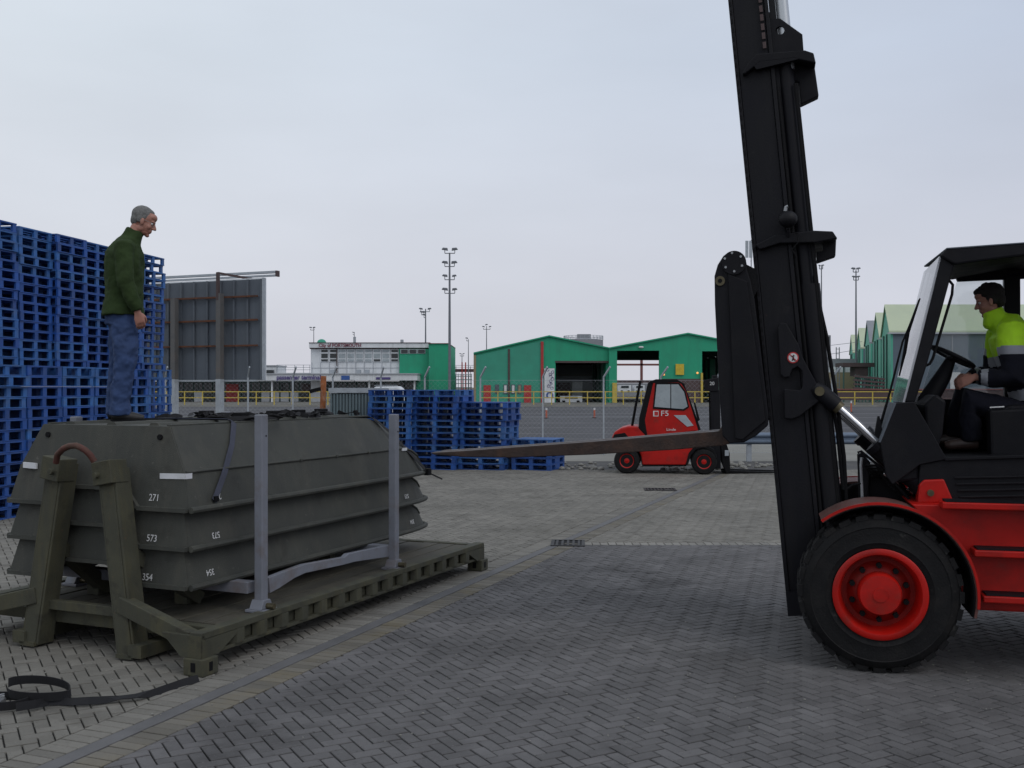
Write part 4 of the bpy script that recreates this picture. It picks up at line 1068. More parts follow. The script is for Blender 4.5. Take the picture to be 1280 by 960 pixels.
# A-frame
def U(px, py, u): return Vector(fr.pu(px, py, u))
ua0 = .13
bR, tR = U(158, 815, ua0), U(133, 585, ua0+.05); bL, tL = U(37, 800, ua0), U(70, 580, ua0+.05)
bR.z = .02; bL.z = .02
for b_, t_, sgn in ((bR, tR, -1), (bL, tL, 1)):
    d = (t_-b_).normalized(); pth = [b_, t_+d*.05]
    mb = MB()
    s_ = Vector((0, 1, 0)); 
    # channel section: web facing the camera, flanges back
    mb.bar(b_, t_, .10, .15*1.2, up=(1, 0, 0)) if False else None
    w_ = .125
    mb.bar(b_+Vector((0, 0, 0)), t_, w_, .025, up=(1, 0, 0))
    mb.bar(b_+Vector((.07, -sgn*-w_/2*1.0+sgn*.012, 0)), t_+Vector((.065, sgn*w_/2-sgn*-.0+sgn*.012, 0)), .020, .15, up=(1, 0, 0))
    mb.bar(b_+Vector((.07, -sgn*w_/2-sgn*.012, 0)), t_+Vector((.065, -sgn*w_/2-sgn*.012, 0)), .020, .15, up=(1, 0, 0))
    p = mb.build("hook_post", m_olive2, RK, bevel=.005)
    mb = MB()
    tt = t_-d*.12
    mb.bar(tt+Vector((.03, 0, 0)), t_+d*.05+Vector((.03, 0, 0)), w_+.055, .17, up=(1, 0, 0)); mb.build("post_head", m_olive2, p, bevel=.006)
    MB().cyl(t_+Vector((-.09, -.03*sgn, -.05)), t_+Vector((.1, -.03*sgn, -.05)), .022, 12).build("pin", m_olive2, p, bevel=.004)
    MB().bar(b_+Vector((-.03, 0, .01)), b_+Vector((.16, 0, .01)), w_+.02, .03).build("foot_plate", m_olive2, p)
arch = [U(70, 578, .04), U(72, 568, .02), U(79, 561, 0), U(87, 557.5, 0), U(95, 557, 0), U(101, 559.5, 0), U(107, 563, .01), U(113, 569, .03), U(118, 577, .05)]
sm = []
for i in range(len(arch)-1):
    for k in range(3): sm.append(arch[i].lerp(arch[i+1], k/3))
sm.append(arch[-1])
MB().tube(sm, .023, 12).build("hook_bar", m_redrust, RK, smooth=True)
for b_, t_, vv in ((bR, tR, .13), (bL, tL, WK-.13)):                 # diagonal braces down to the deck corners
    s0 = b_.lerp(t_, .275); MB().bar(s0+Vector((.02, 0, 0)), (.06, vv, .225), .09, .12).build("brace", m_olive2, RK, bevel=.006)
    MB().bar(b_.lerp(t_, .55)+Vector((.1, 0, 0)), (.9, b_.y, .30), .09, .10).build("back_brace", m_olive2, RK, bevel=.006)
m_ = bR.lerp(tR, .22); n_ = bL.lerp(tL, .22)
MB().bar(m_+Vector((.08, 0, 0)), n_+Vector((.08, 0, 0)), .06, .07).build("cross_tie", m_olive2, RK, bevel=.004)
# stakes, bases and cradle arms
for u, v, zt in ((.82, .13, 1.745), (2.80, .13, 1.70), (1.05, 2.22, 1.70), (3.0, 2.22, 1.70)):
    s_ = MB().box(u-.037, u+.037, v-.037, v+.037, .30, zt).build("stake", m_stake, RK, bevel=.008)
    MB().box(u-.085, u+.085, v-.085, v+.085, .271, .292).prism([(u-.075, .293), (u+.075, .293), (u+.04, .36), (u-.04, .36)], v-.055, v+.055).build("stake_foot", m_stake, s_, bevel=.004)
    MB().cyl((u, v-.12, .315), (u, v-.03, .315), .022, 10).build("locking_pin", m_brass, s_)
    MB().cyl((u+.01, v-.04, zt-.16), (u+.01, v-.036, zt-.16), .007, 8).build("hole", m_dark, s_)
q = fr.prof([(332, 722), (350, 715), (372, 707), (378, 705), (428, 696), (432, 692), (494, 679), (494, 694), (440, 702), (425, 706), (378, 716), (365, 722), (345, 735), (334, 741)], .19)
MB().prism(q, .16, .21).build("cradle_arm", m_stake, RK, bevel=.004)
MB().prism([(a, b) for a, b in q], 2.14, 2.19).build("cradle_arm", m_stake, RK, bevel=.004)
for u in (.82, 2.80): MB().box(u-.05, u+.05, .22, 2.13, .40, .485).build("bearer", m_stake, RK, bevel=.004)
for u in (.82, 2.80):
    for v in (.8, 1.7): MB().box(u-.04, u+.04, v, v+.12, .271, .399).build("bearer_leg", m_olive2, RK)

# hulls, upturned and nested
VC, U0 = 1.305, .36
prof_ = [(0, 1.0, 1.0, 1.0, .60), (.6, 1, 1, 1, .60), (1.4, 1, 1, 1, .60), (2.2, 1, 1, 1, .595), (2.85, .995, .995, .985, .585), (3.08, .99, .98, .95, .55), (3.32, .975, .95, .90, .46), (3.50, .955, .935, .87, .38), (3.66, .92, .905, .83, .29), (3.78, .87, .86, .78, .19), (3.83, .82, .81, .74, .14)]
RH, CHH, TH = .885, .817, .635
def hull(zr, label, num, k):
    t = thing("assault_boat", label, "boat hull", fr.w(U0, VC, zr), fr.a, "upturned boat hulls stacked on the flatrack")
    mb = MB(); rings = []
    for (s, a, b, c, zt) in prof_:
        zc = min(.27, zt*.62); o1, o2 = (.045, .10) if s == 0 else (0, 0)
        rings.append([(s, -RH*a, 0), (s+o1, -CHH*b, zc), (s+o2, -TH*c, zt), (s+o2, TH*c, zt), (s+o1, CHH*b, zc), (s, RH*a, 0)])
    vs = [p for r in rings for p in r]; fs = []
    for i in range(len(rings)-1):
        for j in range(5): fs.append((i*6+j, i*6+j+1, i*6+j+7, i*6+j+6))
    e = (len(rings)-1)*6; fs.append((e, e+1, e+2, e+3, e+4, e+5))
    mb.add(vs, fs)
    # transom with its raised middle
    def tu(z): return z/.6*.10
    tp_ = [(-.883, 0), (-.815, .27), (-.633, .598), (.633, .598), (.815, .27), (.883, 0), (.43, 0), (.30, .135), (-.30, .135), (-.43, 0)]
    n = len(tp_); vs = [(tu(z)-.012, v, z) for v, z in tp_]+[(tu(z)+.012, v, z) for v, z in tp_]
    mb.add(vs, [list(range(n)), list(range(2*n-1, n-1, -1))]+[(i, (i+1) % n, (i+1) % n+n, i+n) for i in range(n)])
    h = mb.build("hull", m_olive, t)
    sol = h.modifiers.new("plate", 'SOLIDIFY'); sol.thickness = .012; sol.offset = -1
    # gunwale round the rim
    rim = [Vector((s, -RH*a, 0)) for (s, a, b, c, zt) in prof_]+[Vector((s, RH*a, 0)) for (s, a, b, c, zt) in reversed(prof_)]
    g = MB(); g.tube([p+Vector((0, (-.020 if p.y < 0 else .020), .0)) for p in rim], .024, 8); g.build("gunwale", m_olive, t, smooth=True)
    g = MB()
    for a, b in zip(tp_[5:], tp_[6:]+tp_[:1]):
        g.bar((tu(a[1])-.022, a[0], a[1]), (tu(b[1])-.022, b[0], b[1]), .03, .03, up=(1, 0, 0))
    g.build("transom_flange", m_olive, t)
    for sg in (-1, 1):
        g = MB()
        pts = [Vector((s+(.045 if s == 0 else 0), sg*(CHH*b+.006), min(.27, zt*.62))) for (s, a, b, c, zt) in prof_]
        g.tube(pts, .011, 6); g.build("rubbing_strake", m_olive, t)
    # stencilled numbers
    def tv(px, py): q = fr.pu(px, py, U0+.02); return (tu(q[2]-zr)-.0165, q[1]-VC, q[2]-zr)
    zz = .062+.0*k; px, py = [(195.5, 622), (193, 672.5), (187.5, 721)][k]
    text(num, .072, t, tv(px, py), (0, -1, 0), (.1/.6, 0, 1), m_stickw, "stencil_number", sx=.92, ext=.0008)
    def sv(px, py):
        v = .45
        for _ in range(4):
            q = fr.pv(px, py, v); z = q[2]-zr; hw = RH-(RH-CHH)/.27*z; v = VC-hw
        return (q[0]-U0, -hw-.003, z)
    px, py = [(271, 620.5), (269.5, 668.5), (262.5, 715)][k]
    text(num, .066, t, sv(px, py), (-1, 0, 0), (0, -(RH-CHH)/.27, -1), m_stickw, "stencil_number", sx=.9, ext=.0008)
    for px, py in ([(519, 606)] if k == 0 else []): pass
    if k > 0:
        px, py = [(0, 0), (516, 620), (523, 652)][k]
        text(num, .06, t, sv(px-8, py), (-1, 0, 0), (0, -.2, -1), m_stickw, "stencil_number", sx=.9, ext=.0008)
    return t, tu, tv, sv
B1, tu, tv, sv = hull(1.06, "topmost upturned olive hull numbered 271 with white tape strips at its corners", "271", 0)
hull(.78, "middle upturned olive hull numbered 573 between the two others", "573", 1)
hull(.50, "lowest upturned olive hull numbered 354 resting on the grey bearers", "354", 2)
# white tape at the corners, marks, top runners
a, b = tv(200, 595), tv(232, 595.5)
MB().prismx([(a[1], a[2]-.02), (b[1]-.0, b[2]-.02), (b[1], b[2]+.02), (a[1], a[2]+.02)], a[0]-.006, a[0]-.001).build("tape_strip", m_white, B1)
a = sv(236, 595); MB().box(.03, .10, a[1]-.006, a[1]+.0, a[2]-.02, a[2]+.02).build("tape_strip", m_white, B1)
a, b = tv(30, 581), tv(46, 582.5); MB().prismx([(a[1], a[2]-.022), (b[1], b[2]-.022), (b[1], b[2]+.022), (a[1], a[2]+.022)], a[0]-.02, a[0]-.003).build("tape_strip", m_white, B1)
MB().box(3.26, 3.36, -.80, -.735, .245, .272).build("tape_strip", m_white, B1)
for v in (-.42, 0, .42): MB().prismx([(v-.05, .6), (v+.05, .6), (v+.03, .622), (v-.03, .622)], .16, 2.8).build("keel_runner", m_olive, B1)
for v in (-.60, .60): MB().box(.12, 2.9, v-.022, v+.022, .601, .612).build("edge_strip", m_olive, B1)
for v in (-.56, .56): MB().cyl((.075, v, .52), (.060, v, .52), .022, 10).build("drain_plug", m_dark, B1)
for k in range(5):
    q = sv(450, 560); MB().box(.9+k*.55, .93+k*.55, -CHH-.022, -CHH-.010, .262, .280).build("lug", m_olive, B1)
MB().cyl((.02, -.70, .45), (.02, -.70, .451), .02, 8) 
zt = 1.66
# grey strap over the near edge of the top hull
def side_at(px, py, off=.02):
    v = .5
    for _ in range(5):
        q = fr.pv(px, py, v); z = q[2]-1.06
        hw = RH-(RH-CHH)/.27*z if z < .27 else CHH-(CHH-TH)/.33*(z-.27); v = VC-hw-off
    return q
pts = [(side_at(296, 531)[0]+.0, 1.9, zt+.02), (side_at(296, 531)[0], 1.2, zt+.03), (side_at(296, 531)[0], .72, zt+.03), (side_at(296, 531)[0]-.02, .655, zt+.01), side_at(290, 556), side_at(281, 590), side_at(272, 615), side_at(268, 626)]
st = thing("lashing_strap", "grey webbing strap drawn over the near edge of top hull", "strap", fr.w(0, 0, 0), fr.a)
MB().ribbon(pts, .055, (1, 0, -.25), .004).build("webbing", m_strapg, st)
q = side_at(269, 622); MB().box(q[0]-.022, q[0]+.022, q[1]-.02, q[1]+.004, q[2]-.03, q[2]+.012).build("hook", m_dark, st, bevel=.004)
e_ = prof_[-4]
pts = [(U0+s, VC-hw-.012, 1.06+z) for s, hw, z in ((2.9, -.6, .592), (2.92, 0, .595), (2.95, .60, .592), (3.06, .625, .545), (3.22, .69, .42), (3.38, .75, .27), (3.54, .81, .13), (3.66, .845, .02))]
st = thing("lashing_strap", "black webbing strap over the far bow end of top hull", "strap", fr.w(0, 0, 0), fr.a)
MB().ribbon(pts, .06, (1, 0, -.3), .004).build("webbing", m_strapb, st)
q = (U0+3.68, VC-.845, 1.06+.01); MB().box(q[0]-.035, q[0]+.035, q[1]-.05, q[1]+.01, q[2]-.04, q[2]+.03).build("ratchet", m_dark, st, bevel=.006)
MB().bar((q[0], q[1]-.02, q[2]-.01), (q[0]+.25, q[1]-.06, q[2]-.10), .012, .012).build("strap_tail", m_strapb, st)
def sm_(p, n=4):
    """Catmull-Rom through the points"""
    p = [Vector(q) for q in p]; o = []
    for i in range(len(p)-1):
        a, b, c, d = p[max(i-1, 0)], p[i], p[i+1], p[min(i+2, len(p)-1)]
        for k in range(n):
            t = k/n; o.append(.5*((2*b)+(c-a)*t+(2*a-5*b+4*c-d)*t*t+(-a+3*b-3*c+d)*t*t*t))
    return o+[p[-1]]
# loose heaps of black webbing lying on the top hull
random.seed(14)
heaps = [(1.5, .85, .34, "black webbing heap on the top hull between the man and first stake"), (2.15, 1.0, .22, "small black webbing tangle on the top hull beside the first stake"), (2.6, 1.05, .38, "largest black webbing heap with folded sheet on the top hull"), (1.9, 1.55, .3, "flat black webbing tangle farthest across the top hull"), (3.05, 1.1, .2, "black webbing end near the bow of the top hull")]
for u, v, L_, lab in heaps:
    st = thing("webbing_heap", lab, "strap", fr.w(u, v, zt+.004), fr.a, "loose webbing on the top hull")
    for k in range(6):
        pts = []; x0, y0, a0 = random.uniform(-L_*.6, L_*.6), random.uniform(-.13, .13), random.uniform(0, 6)
        for i in range(10):
            a0 += random.uniform(-.9, .9); x0 += .06*math.cos(a0); y0 += .05*math.sin(a0)
            x0 = max(-L_, min(L_, x0)); y0 = max(-.3, min(.3, y0)); pts.append((x0, y0, .016+.008*k*.5+abs(random.gauss(0, .006))+.010*math.sin(i*.9+k)))
        MB().ribbon(sm_(pts), .042, (random.uniform(-.3, .3), 1, random.uniform(-.5, .5)) if k % 3 else (.2, .6, 1), .004).build("webbing", m_strapb, st)
    mb = MB(); mb.ell((L_*.3, 0, .02), (L_*.5, .10, .032), 10, 6); mb.build("folded_bundle", m_strapb, st)
    MB().box(-.06, .07, -.04, .04, .03, .075).build("ratchet", m_dark, st, bevel=.008)
q = fr.pz(380, 519, zt+.03)

# the black ratchet strap on the ground
x, y, _ = gp(36, 884)
st = thing("ratchet_strap", "black ratchet strap coiled on the paving with its tail running to the flatrack", "strap", (x, y, 0))
def gl(px, py, z=.03): q = gp(px, py, z); return (q[0]-x, q[1]-y, z)
lp = []
for i in range(26):
    a = math.radians(-150+i*13.5); lp.append((.02+.185*math.cos(a), .10+.13*math.sin(a), .03+.05*abs(math.sin(a*.5))+.045*(i/25)))
MB().ribbon(lp, .055, (0, -.25, 1), .005).build("webbing", m_strapb, st)
lp = []
for i in range(22):
    a = math.radians(200+i*16); lp.append((-.14+.15*math.cos(a), -.03+.085*math.sin(a), .032+.03*(i/22)))
MB().ribbon(lp, .055, (0, -.2, 1), .005).build("webbing", m_strapb, st)
tail = [gl(20, 884, .05), gl(45, 880, .045), gl(60, 877, .03), gl(75, 877, .02), gl(92, 877, .03), gl(110, 876, .032), gl(130, 875, .025), gl(150, 872, .03), gl(170, 870, .03), gl(190, 867, .018), gl(210, 860, .015), gl(230, 853, .02), gl(248, 848, .02)]
MB().ribbon(tail, .05, [(0, .3, 1) if i < 2 else ((0, 1, .15) if i in (7, 8) else (0, .6, .6)) for i in range(len(tail))], .005).build("webbing", m_strapb, st)
MB().box(-.30, -.16, -.03, .05, .0, .045).cyl((-.30, .06, .05), (-.17, .06, .05), .018, 10).bar((-.28, .0, .05), (-.14, -.04, .09), .04, .008).build("ratchet", m_steel, st, bevel=.004)

# ================================================================== BIG FORKLIFT
fk = Fr(2.505, 7.08, math.radians(-14)); WF = 2.1
FK = thing("forklift", "large red forklift with tall tilted black mast and driver in its cab", "forklift", (fk.o[0], fk.o[1], 0), fk.a)
pf = fk.prof
def P(name, pts, v0, v1, mat, parent=FK, bevel=.006, plane=None, both=False):
    q = pf(pts, v0 if plane is None else plane)
    o = MB().prism(q, v0, v1).build(name, mat, parent, bevel=bevel)
    if both: MB().prism(q, WF-v1, WF-v0).build(name, mat, parent, bevel=bevel)
    return o
c0 = fk.pv(1100, 742, 0); uc, zc = c0[0], .54
def big_wheel(u, v0, side, R=.54):
    """side -1: outer face towards the camera"""
    w = .33; vo = v0 if side < 0 else v0+w; s = 1 if side < 0 else -1      # axis offset grows inwards
    t = MB(); t.lathe([(.30, s*.03), (.315, s*.0), (.345, s*-.010), (.352, s*-.016), (.360, s*-.012), (.41, s*-.014), (.452, s*-.012), (.458, s*-.017), (.466, s*-.010), (.500, s*.008), (.524, s*.045), (.526, s*.285), (.495, s*.318), (.44, s*.34), (.30, s*.30)], (u, vo, R), 72, close=True)
    ty = t.build("tyre", m_tyre, FK, smooth=True, angle=30)
    lm = MB(); lm.add([(-.042, 0, -.02), (.042, 0, -.02), (.055, .13, -.02), (-.02, .13, -.02), (-.038, .004, .013), (.038, .004, .013), (.050, .13, .013), (-.016, .13, .013)],
                      [(0, 3, 2, 1), (4, 5, 6, 7), (0, 1, 5, 4), (1, 2, 6, 5), (2, 3, 7, 6), (3, 0, 4, 7)])
    me = lm.mesh("tread_block", m_tyre)
    for row, off in ((0, .012), (1, .185)):
        for i in range(28):
            o = bpy.data.objects.new("tread_block", me); C.objects.link(o); o.parent = ty
            a = (i+.5*row)/28*2*math.pi; o.location = (u+.5265*math.sin(a), vo+s*off, R+.5265*math.cos(a)); o.rotation_euler = (0, a, 0)
            if s < 0: o.scale = (1, -1, 1)
    for i in range(36):                                               # side lugs that run down the shoulder
        pass
    r = MB(); r.lathe([(.305, s*.0), (.312, s*-.014), (.300, s*-.022), (.272, s*-.018), (.262, s*.0), (.250, s*.06), (.243, s*.12), (.235, s*.15)], (u, vo, R), 64, cap=False); 
    rim = r.build("rim", m_red, FK, smooth=True, angle=50)
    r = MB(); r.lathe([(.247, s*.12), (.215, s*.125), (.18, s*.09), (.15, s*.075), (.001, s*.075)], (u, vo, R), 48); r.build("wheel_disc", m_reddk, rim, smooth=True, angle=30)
    r = MB(); r.lathe([(.145, s*.10), (.142, s*-.01), (.132, s*-.03), (.05, s*-.034), (.048, s*-.040), (.001, s*-.041)], (u, vo, R), 40); r.build("hub", m_red, rim, smooth=True, angle=35)
    nm = MB().cyl((0, -.02, 0), (0, .02, 0), .02, 6).mesh("wheel_nut", m_dark)
    for i in range(10):
        a = (i+.5)/10*2*math.pi; o = bpy.data.objects.new("wheel_nut", nm); C.objects.link(o); o.parent = rim; o.location = (u+.185*math.cos(a), vo+s*.075, R+.185*math.sin(a))
    return ty
big_wheel(uc, 0, -1); big_wheel(uc, WF-.33, 1); big_wheel(uc+2.75, .12, -1, .54); big_wheel(uc+2.75, WF-.45, 1, .54)
MB().cyl((uc, .2, zc), (uc, WF-.2, zc), .14, 16).build("drive_axle", m_black, FK)
# fenders
def arc(r0, r1, a0, a1, n=22):
    p = [(uc+r1*math.cos(a), zc+r1*math.sin(a)) for a in [math.radians(a0+(a1-a0)*i/n) for i in range(n+1)]]
    return p+[(uc+r0*math.cos(a), zc+r0*math.sin(a)) for a in [math.radians(a1+(a0-a1)*i/n) for i in range(n+1)]]
for v0, v1 in ((-.02, .42), (WF-.42, WF+.02)):
    f = MB().prism(arc(.605, .622, 128, -12), v0, v1).build("fender", m_fender, FK)
    lo, hi = (v0-.012, v0+.001) if v0 < 1 else (v1-.001, v1+.012)
    MB().prism(arc(.612, .630, 128, -6), lo, hi).build("fender_lip", m_red, f)
    MB().prism(arc(.596, .603, 126, -12), v0+.01, v1-.01).build("fender_liner", m_dark, f)
    wv = v1 if v0 < 1 else v0-.02
    MB().prism(arc(.20, .600, 126, 5), wv, wv+.02).build("wheel_well", m_dark, f)
# chassis with three stepped ledges
zt1 = fk.pv(1200, 629, .02)[2]; z_b = .43
body = MB().prism([(uc+.22, zt1-.03)]+[(uc+.612*math.cos(math.radians(a)), zc+.612*math.sin(math.radians(a))) for a in (65, 50, 38, 26, 14, 2, -9)]+[(uc+.62, z_b), (uc+2.05, z_b), (uc+2.10, zt1-.03)], .17, WF-.17).build("chassis", m_red, FK, bevel=.01)
for py, nm in ((629, "top"), (688, "mid"), (745, "low")):
    z = fk.pv(1230, py, .02)[2]; u0 = uc+(.40 if nm == "top" else .60 if nm == "mid" else .655)
    MB().box(u0, uc+2.08, .015, .168, z-.045, z).build("step_edge", m_red, FK, bevel=.008)
    MB().box(u0+.02, uc+2.06, .03, .166, z+.001, z+.012).build("tread_plate", m_black2, FK)
for v0 in (.30, WF-.42):
    P("cylinder_bracket", [(1147, 629), (1149, 606), (1155, 600), (1180, 599), (1193, 629)], v0, v0+.12, m_red, bevel=.01, plane=.30)
    q = fk.pv(1163, 616, .30); MB().cyl((q[0], v0-.02, q[2]), (q[0], v0+.14, q[2]), .024, 8).build("pivot_bolt", m_brass, FK)
# engine side panel with louvres
ep = P("engine_panel", [(1166, 628), (1148, 606), (1150, 580), (1184, 574), (1420, 566), (1420, 628)], .32, .36, m_black2, bevel=.008, plane=.32)
MB().prism(pf([(1166, 628), (1148, 606), (1150, 580), (1184, 574), (1420, 566), (1420, 628)], .32), WF-.36, WF-.32).build("engine_panel", m_black2, FK)
for i in range(4):
    q = pf([(1193+i*2, 596+i*8), (1420, 592+i*8), (1420, 594.2+i*8), (1193+i*2, 598.2+i*8)], .32); MB().prism(q, .306, .321).build("louvre", m_black2, ep, bevel=.003)
P("sill_plate", [(1180, 572), (1420, 564), (1420, 568), (1182, 576)], .30, .40, m_galv if False else m_black2, bevel=.004, plane=.30)
# cab
P("cab_front_panel", [(1120, 504), (1143, 502), (1184, 574), (1150, 581), (1116, 606), (1108, 596), (1100, 553)], .30, .34, m_black2, plane=.30)
q = pf([(1112, 506), (1120, 504), (1100, 553), (1108, 596), (1100, 596), (1094, 552)], .30)
MB().prism(pf([(1118, 506), (1143, 504), (1146, 560), (1150, 600), (1118, 604), (1102, 553)], .34), .341, 1.40).build("cowl", m_black2, FK, bevel=.02)
for v_ in [o for o in FK.children if o.name.startswith('cowl')][0].data.vertices: v_.co.x += .08*(v_.co.y-.34)
MB().prism(pf([(1117.5, 504), (1120.5, 504), (1101, 553), (1098, 553)], .30), .298, 1.0).build("cowl_edge", m_board, FK, bevel=.003)
for v_ in [o for o in FK.children if o.name.startswith('cowl_edge')][0].data.vertices: v_.co.x += .05*(v_.co.y-.298)
ap = [(1177, 319), (1193, 331), (1187, 352), (1160, 452), (1144, 503), (1131, 503), (1153, 420)]
P("front_pillar", ap, .36, .43, m_black2, bevel=.012, plane=.36)
MB().prism([(a+.035, b) for a, b in pf(ap, .36)], 1.38, 1.43).build("front_pillar", m_black2, FK, bevel=.012)
wso = MB().prism(pf([(1174.5, 320), (1177.5, 320), (1131.5, 503), (1128.5, 503)], .36), .37, 1.42).build("windscreen", m_glassw, FK)
for v_ in wso.data.vertices: v_.co.x += .035*(v_.co.y-.37)
MB().prism(pf([(1174, 320), (1183, 310.5), (1300, 302), (1560, 300), (1560, 315), (1300, 317), (1193, 331)], .34), .34, 1.45).build("roof", m_black2, FK, bevel=.015)
for v_ in bpy.data.objects['roof.007' if 0 else [o.name for o in FK.children if o.name.startswith('roof')][0]].data.vertices:
    if v_.co.x < uc+.75: v_.co.x += .13*(v_.co.y-.34)
MB().prism(pf([(1183, 309.6), (1300, 301.2), (1560, 299.2), (1560, 301), (1300, 303), (1184, 311.5)], .335), .335, 1.455).build("roof_highlight", m_board, FK, bevel=.004)  # paler strip painting the highlight along the cab roof's top edge
MB().prism(pf([(1190, 332), (1197, 352), (1400, 343), (1400, 330)], 1.40), 1.37, 1.44).build("roof_header", m_black2, FK, bevel=.008)
MB().prism(pf([(1205, 335), (1263, 327), (1263, 330), (1205, 338)], 1.0), .70, 1.3).build("cab_lamp_bar", m_board, FK, bevel=.006)
MB().prism(pf([(1255, 345), (1275, 343), (1276, 575), (1256, 575)], 1.38), 1.36, 1.44).build("rear_pillar", m_black2, FK, bevel=.01)
rp = pf([(1345, 318), (1365, 318), (1372, 566), (1350, 566)], .36)
MB().prism(rp, .36, .44).build("rear_pillar", m_black2, FK, bevel=.01); MB().prism(rp, 1.37, 1.44).build("rear_pillar", m_black2, FK, bevel=.01)
MB().prism(pf([(1142, 496), (1180, 499), (1420, 499), (1420, 628), (1150, 628), (1142, 560)], 1.39), 1.39, 1.44).build("cab_side_wall", m_black2, FK)
MB().prism(pf([(1196, 352), (1254, 346), (1254, 498), (1150, 497)], 1.40), 1.398, 1.403).build("side_window", m_glass, FK)
MB().prism(pf([(1146, 574), (1420, 566), (1420, 574), (1146, 582)], .36), .36, 1.385).build("cab_floor", m_black2, FK)
MB().prism(pf([(1147, 590), (1420, 590), (1420, 627), (1160, 627)], .36), .37, 1.375).build("floor_box", m_dark, FK)
ds = MB().prism(pf([(1146, 505), (1160, 492), (1172, 500), (1168, 540), (1158, 572), (1148, 572)], .9), .5, 1.36).build("dashboard", m_black2, FK, bevel=.02)
sw = Vector(fk.pv(1191, 446, 1.02))
ring = []
ax1 = Vector((.87, 0, -.46)); ax2 = Vector((0, 1, 0))
for i in range(33):
    a = i/32*2*math.pi; ring.append(sw+ax1*.165*math.cos(a)+ax2*.165*math.sin(a))
w_ = MB().tube(ring, .017, 8).build("steering_wheel", m_black2, FK, smooth=True)
mb = MB(); nrm = ax1.cross(ax2).normalized()
for i in range(3):
    a = i/3*2*math.pi+.5; mb.bar(sw-Vector((0, 0, .02)), sw+(ax1*math.cos(a)+ax2*math.sin(a))*.155, .03, .012)
mb.ell(sw-Vector((0, 0, .015)), (.055, .055, .03), 12, 8); mb.build("spokes", m_black2, w_)
cl = fk.pv(1160, 500, 1.02); MB().tube([sw-Vector((.01, 0, .01)), Vector(fk.pv(1179, 470, 1.02)), Vector(cl), Vector(fk.pv(1155, 540, 1.02))], [.035, .06, .075, .08], 12).build("steering_column", m_black2, FK, smooth=True)
MB().tube([fk.pv(1186, 350, .42), fk.pv(1191, 356, .42), fk.pv(1190, 368, .42), fk.pv(1166, 448, .42), fk.pv(1162, 455, .42), fk.pv(1157, 457, .42)], .010, 8).build("grab_handle", m_dark, FK, smooth=True)
MB().tube([fk.pv(1150, 373, .55), fk.pv(1140, 400, .55), fk.pv(1128, 428, .55), fk.pv(1113, 488, .5), fk.pv(1098, 540, .45)], [.006, .008, .008, .009, .012], 6).build("wiper_arm", m_dark, FK)
MB().tube([fk.pv(1149, 375, .7), fk.pv(1135, 415, .7), fk.pv(1131, 440, .7), fk.pv(1124, 470, .7)], [.008, .014, .014, .006], 6).build("wiper_blade", m_dark, FK)
MB().prism(pf([(1092, 548), (1097, 520), (1099, 520), (1106, 556)], .45), .42, .47).build("wiper_motor", m_black2, FK)
se = MB().prism(pf([(1236, 532), (1240, 514), (1262, 506), (1400, 502), (1400, 532)], .8), .78, 1.28).build("seat_cushion", m_black2, FK, bevel=.03)
MB().prism(pf([(1292, 508), (1304, 392), (1322, 388), (1336, 508)], .8), .80, 1.26).build("seat_back", m_black2, FK, bevel=.03)
MB().prism(pf([(1236, 512), (1400, 506), (1400, 572), (1238, 572)], .62), .60, .74).build("side_console", m_black2, FK, bevel=.02)
MB().prism(pf([(1237, 508.5), (1255, 507.5), (1255, 509), (1237, 510)], .60), .590, .599).build("console_label", m_stickw, FK)
# rear of the truck, outside the picture: bonnet and counterweight
MB().prism([(uc+1.55, 1.20), (uc+3.30, 1.20), (uc+3.32, 1.75), (uc+3.10, 1.86), (uc+1.60, 1.92)], .30, WF-.30).build("bonnet", m_black2, FK, bevel=.05)
MB().prism([(uc+2.12, 1.19), (uc+2.12, .78), (uc+2.35, 1.18), (uc+3.15, 1.18), (uc+3.38, .60), (uc+3.42, .45), (uc+3.66, .50), (uc+3.72, 1.10), (uc+3.45, 1.75), (uc+3.34, 1.76), (uc+3.31, 1.19)], .12, WF-.12).build("counterweight", m_red, FK, bevel=.03)

# ---- mast
m_rodg = M('rod_satin', (.50, .52, .54), .35, metal=.5, var=.06, bump=0)
A = Vector(fk.pv(985, 770, .45)); B = Vector(fk.pv(910, 0, .45))
md = Vector((B.x-A.x, 0, B.z-A.z)); Lm = md.length; md.normalize(); mn = Vector((md.z, 0, -md.x))
def mp_(s, w): q = A+md*s+mn*w; return (q.x, q.z)
def ms(py, px=960): q = fk.pv(px, py, .45); return (Vector(q)-A).dot(md)
def mw(px, py, v=.45): q = fk.pv(px, py, v); return (Vector((q[0], 0, q[2]))-Vector((A.x, 0, A.z))).dot(mn)
def msw(px, py, v=.45): q = Vector(fk.pv(px, py, v)); d = Vector((q.x-A.x, 0, q.z-A.z)); return d.dot(md), d.dot(mn)
TOP = 5.75
def rail(w0, w1, v0, v1, s0, s1, nm, mat=m_black, flange=.03, parent=FK):
    mb = MB()
    def bx(a, b, c, d): mb.prism([mp_(s0, a), mp_(s0, b), mp_(s1, b), mp_(s1, a)], c, d)
    bx(w0+flange, w1-flange, v0+.015, v0+.045); bx(w0, w0+flange-.001, v0, v1); bx(w1-flange+.001, w1, v0, v1)
    return mb.build(nm, mat, parent, bevel=.004)
wR = .285
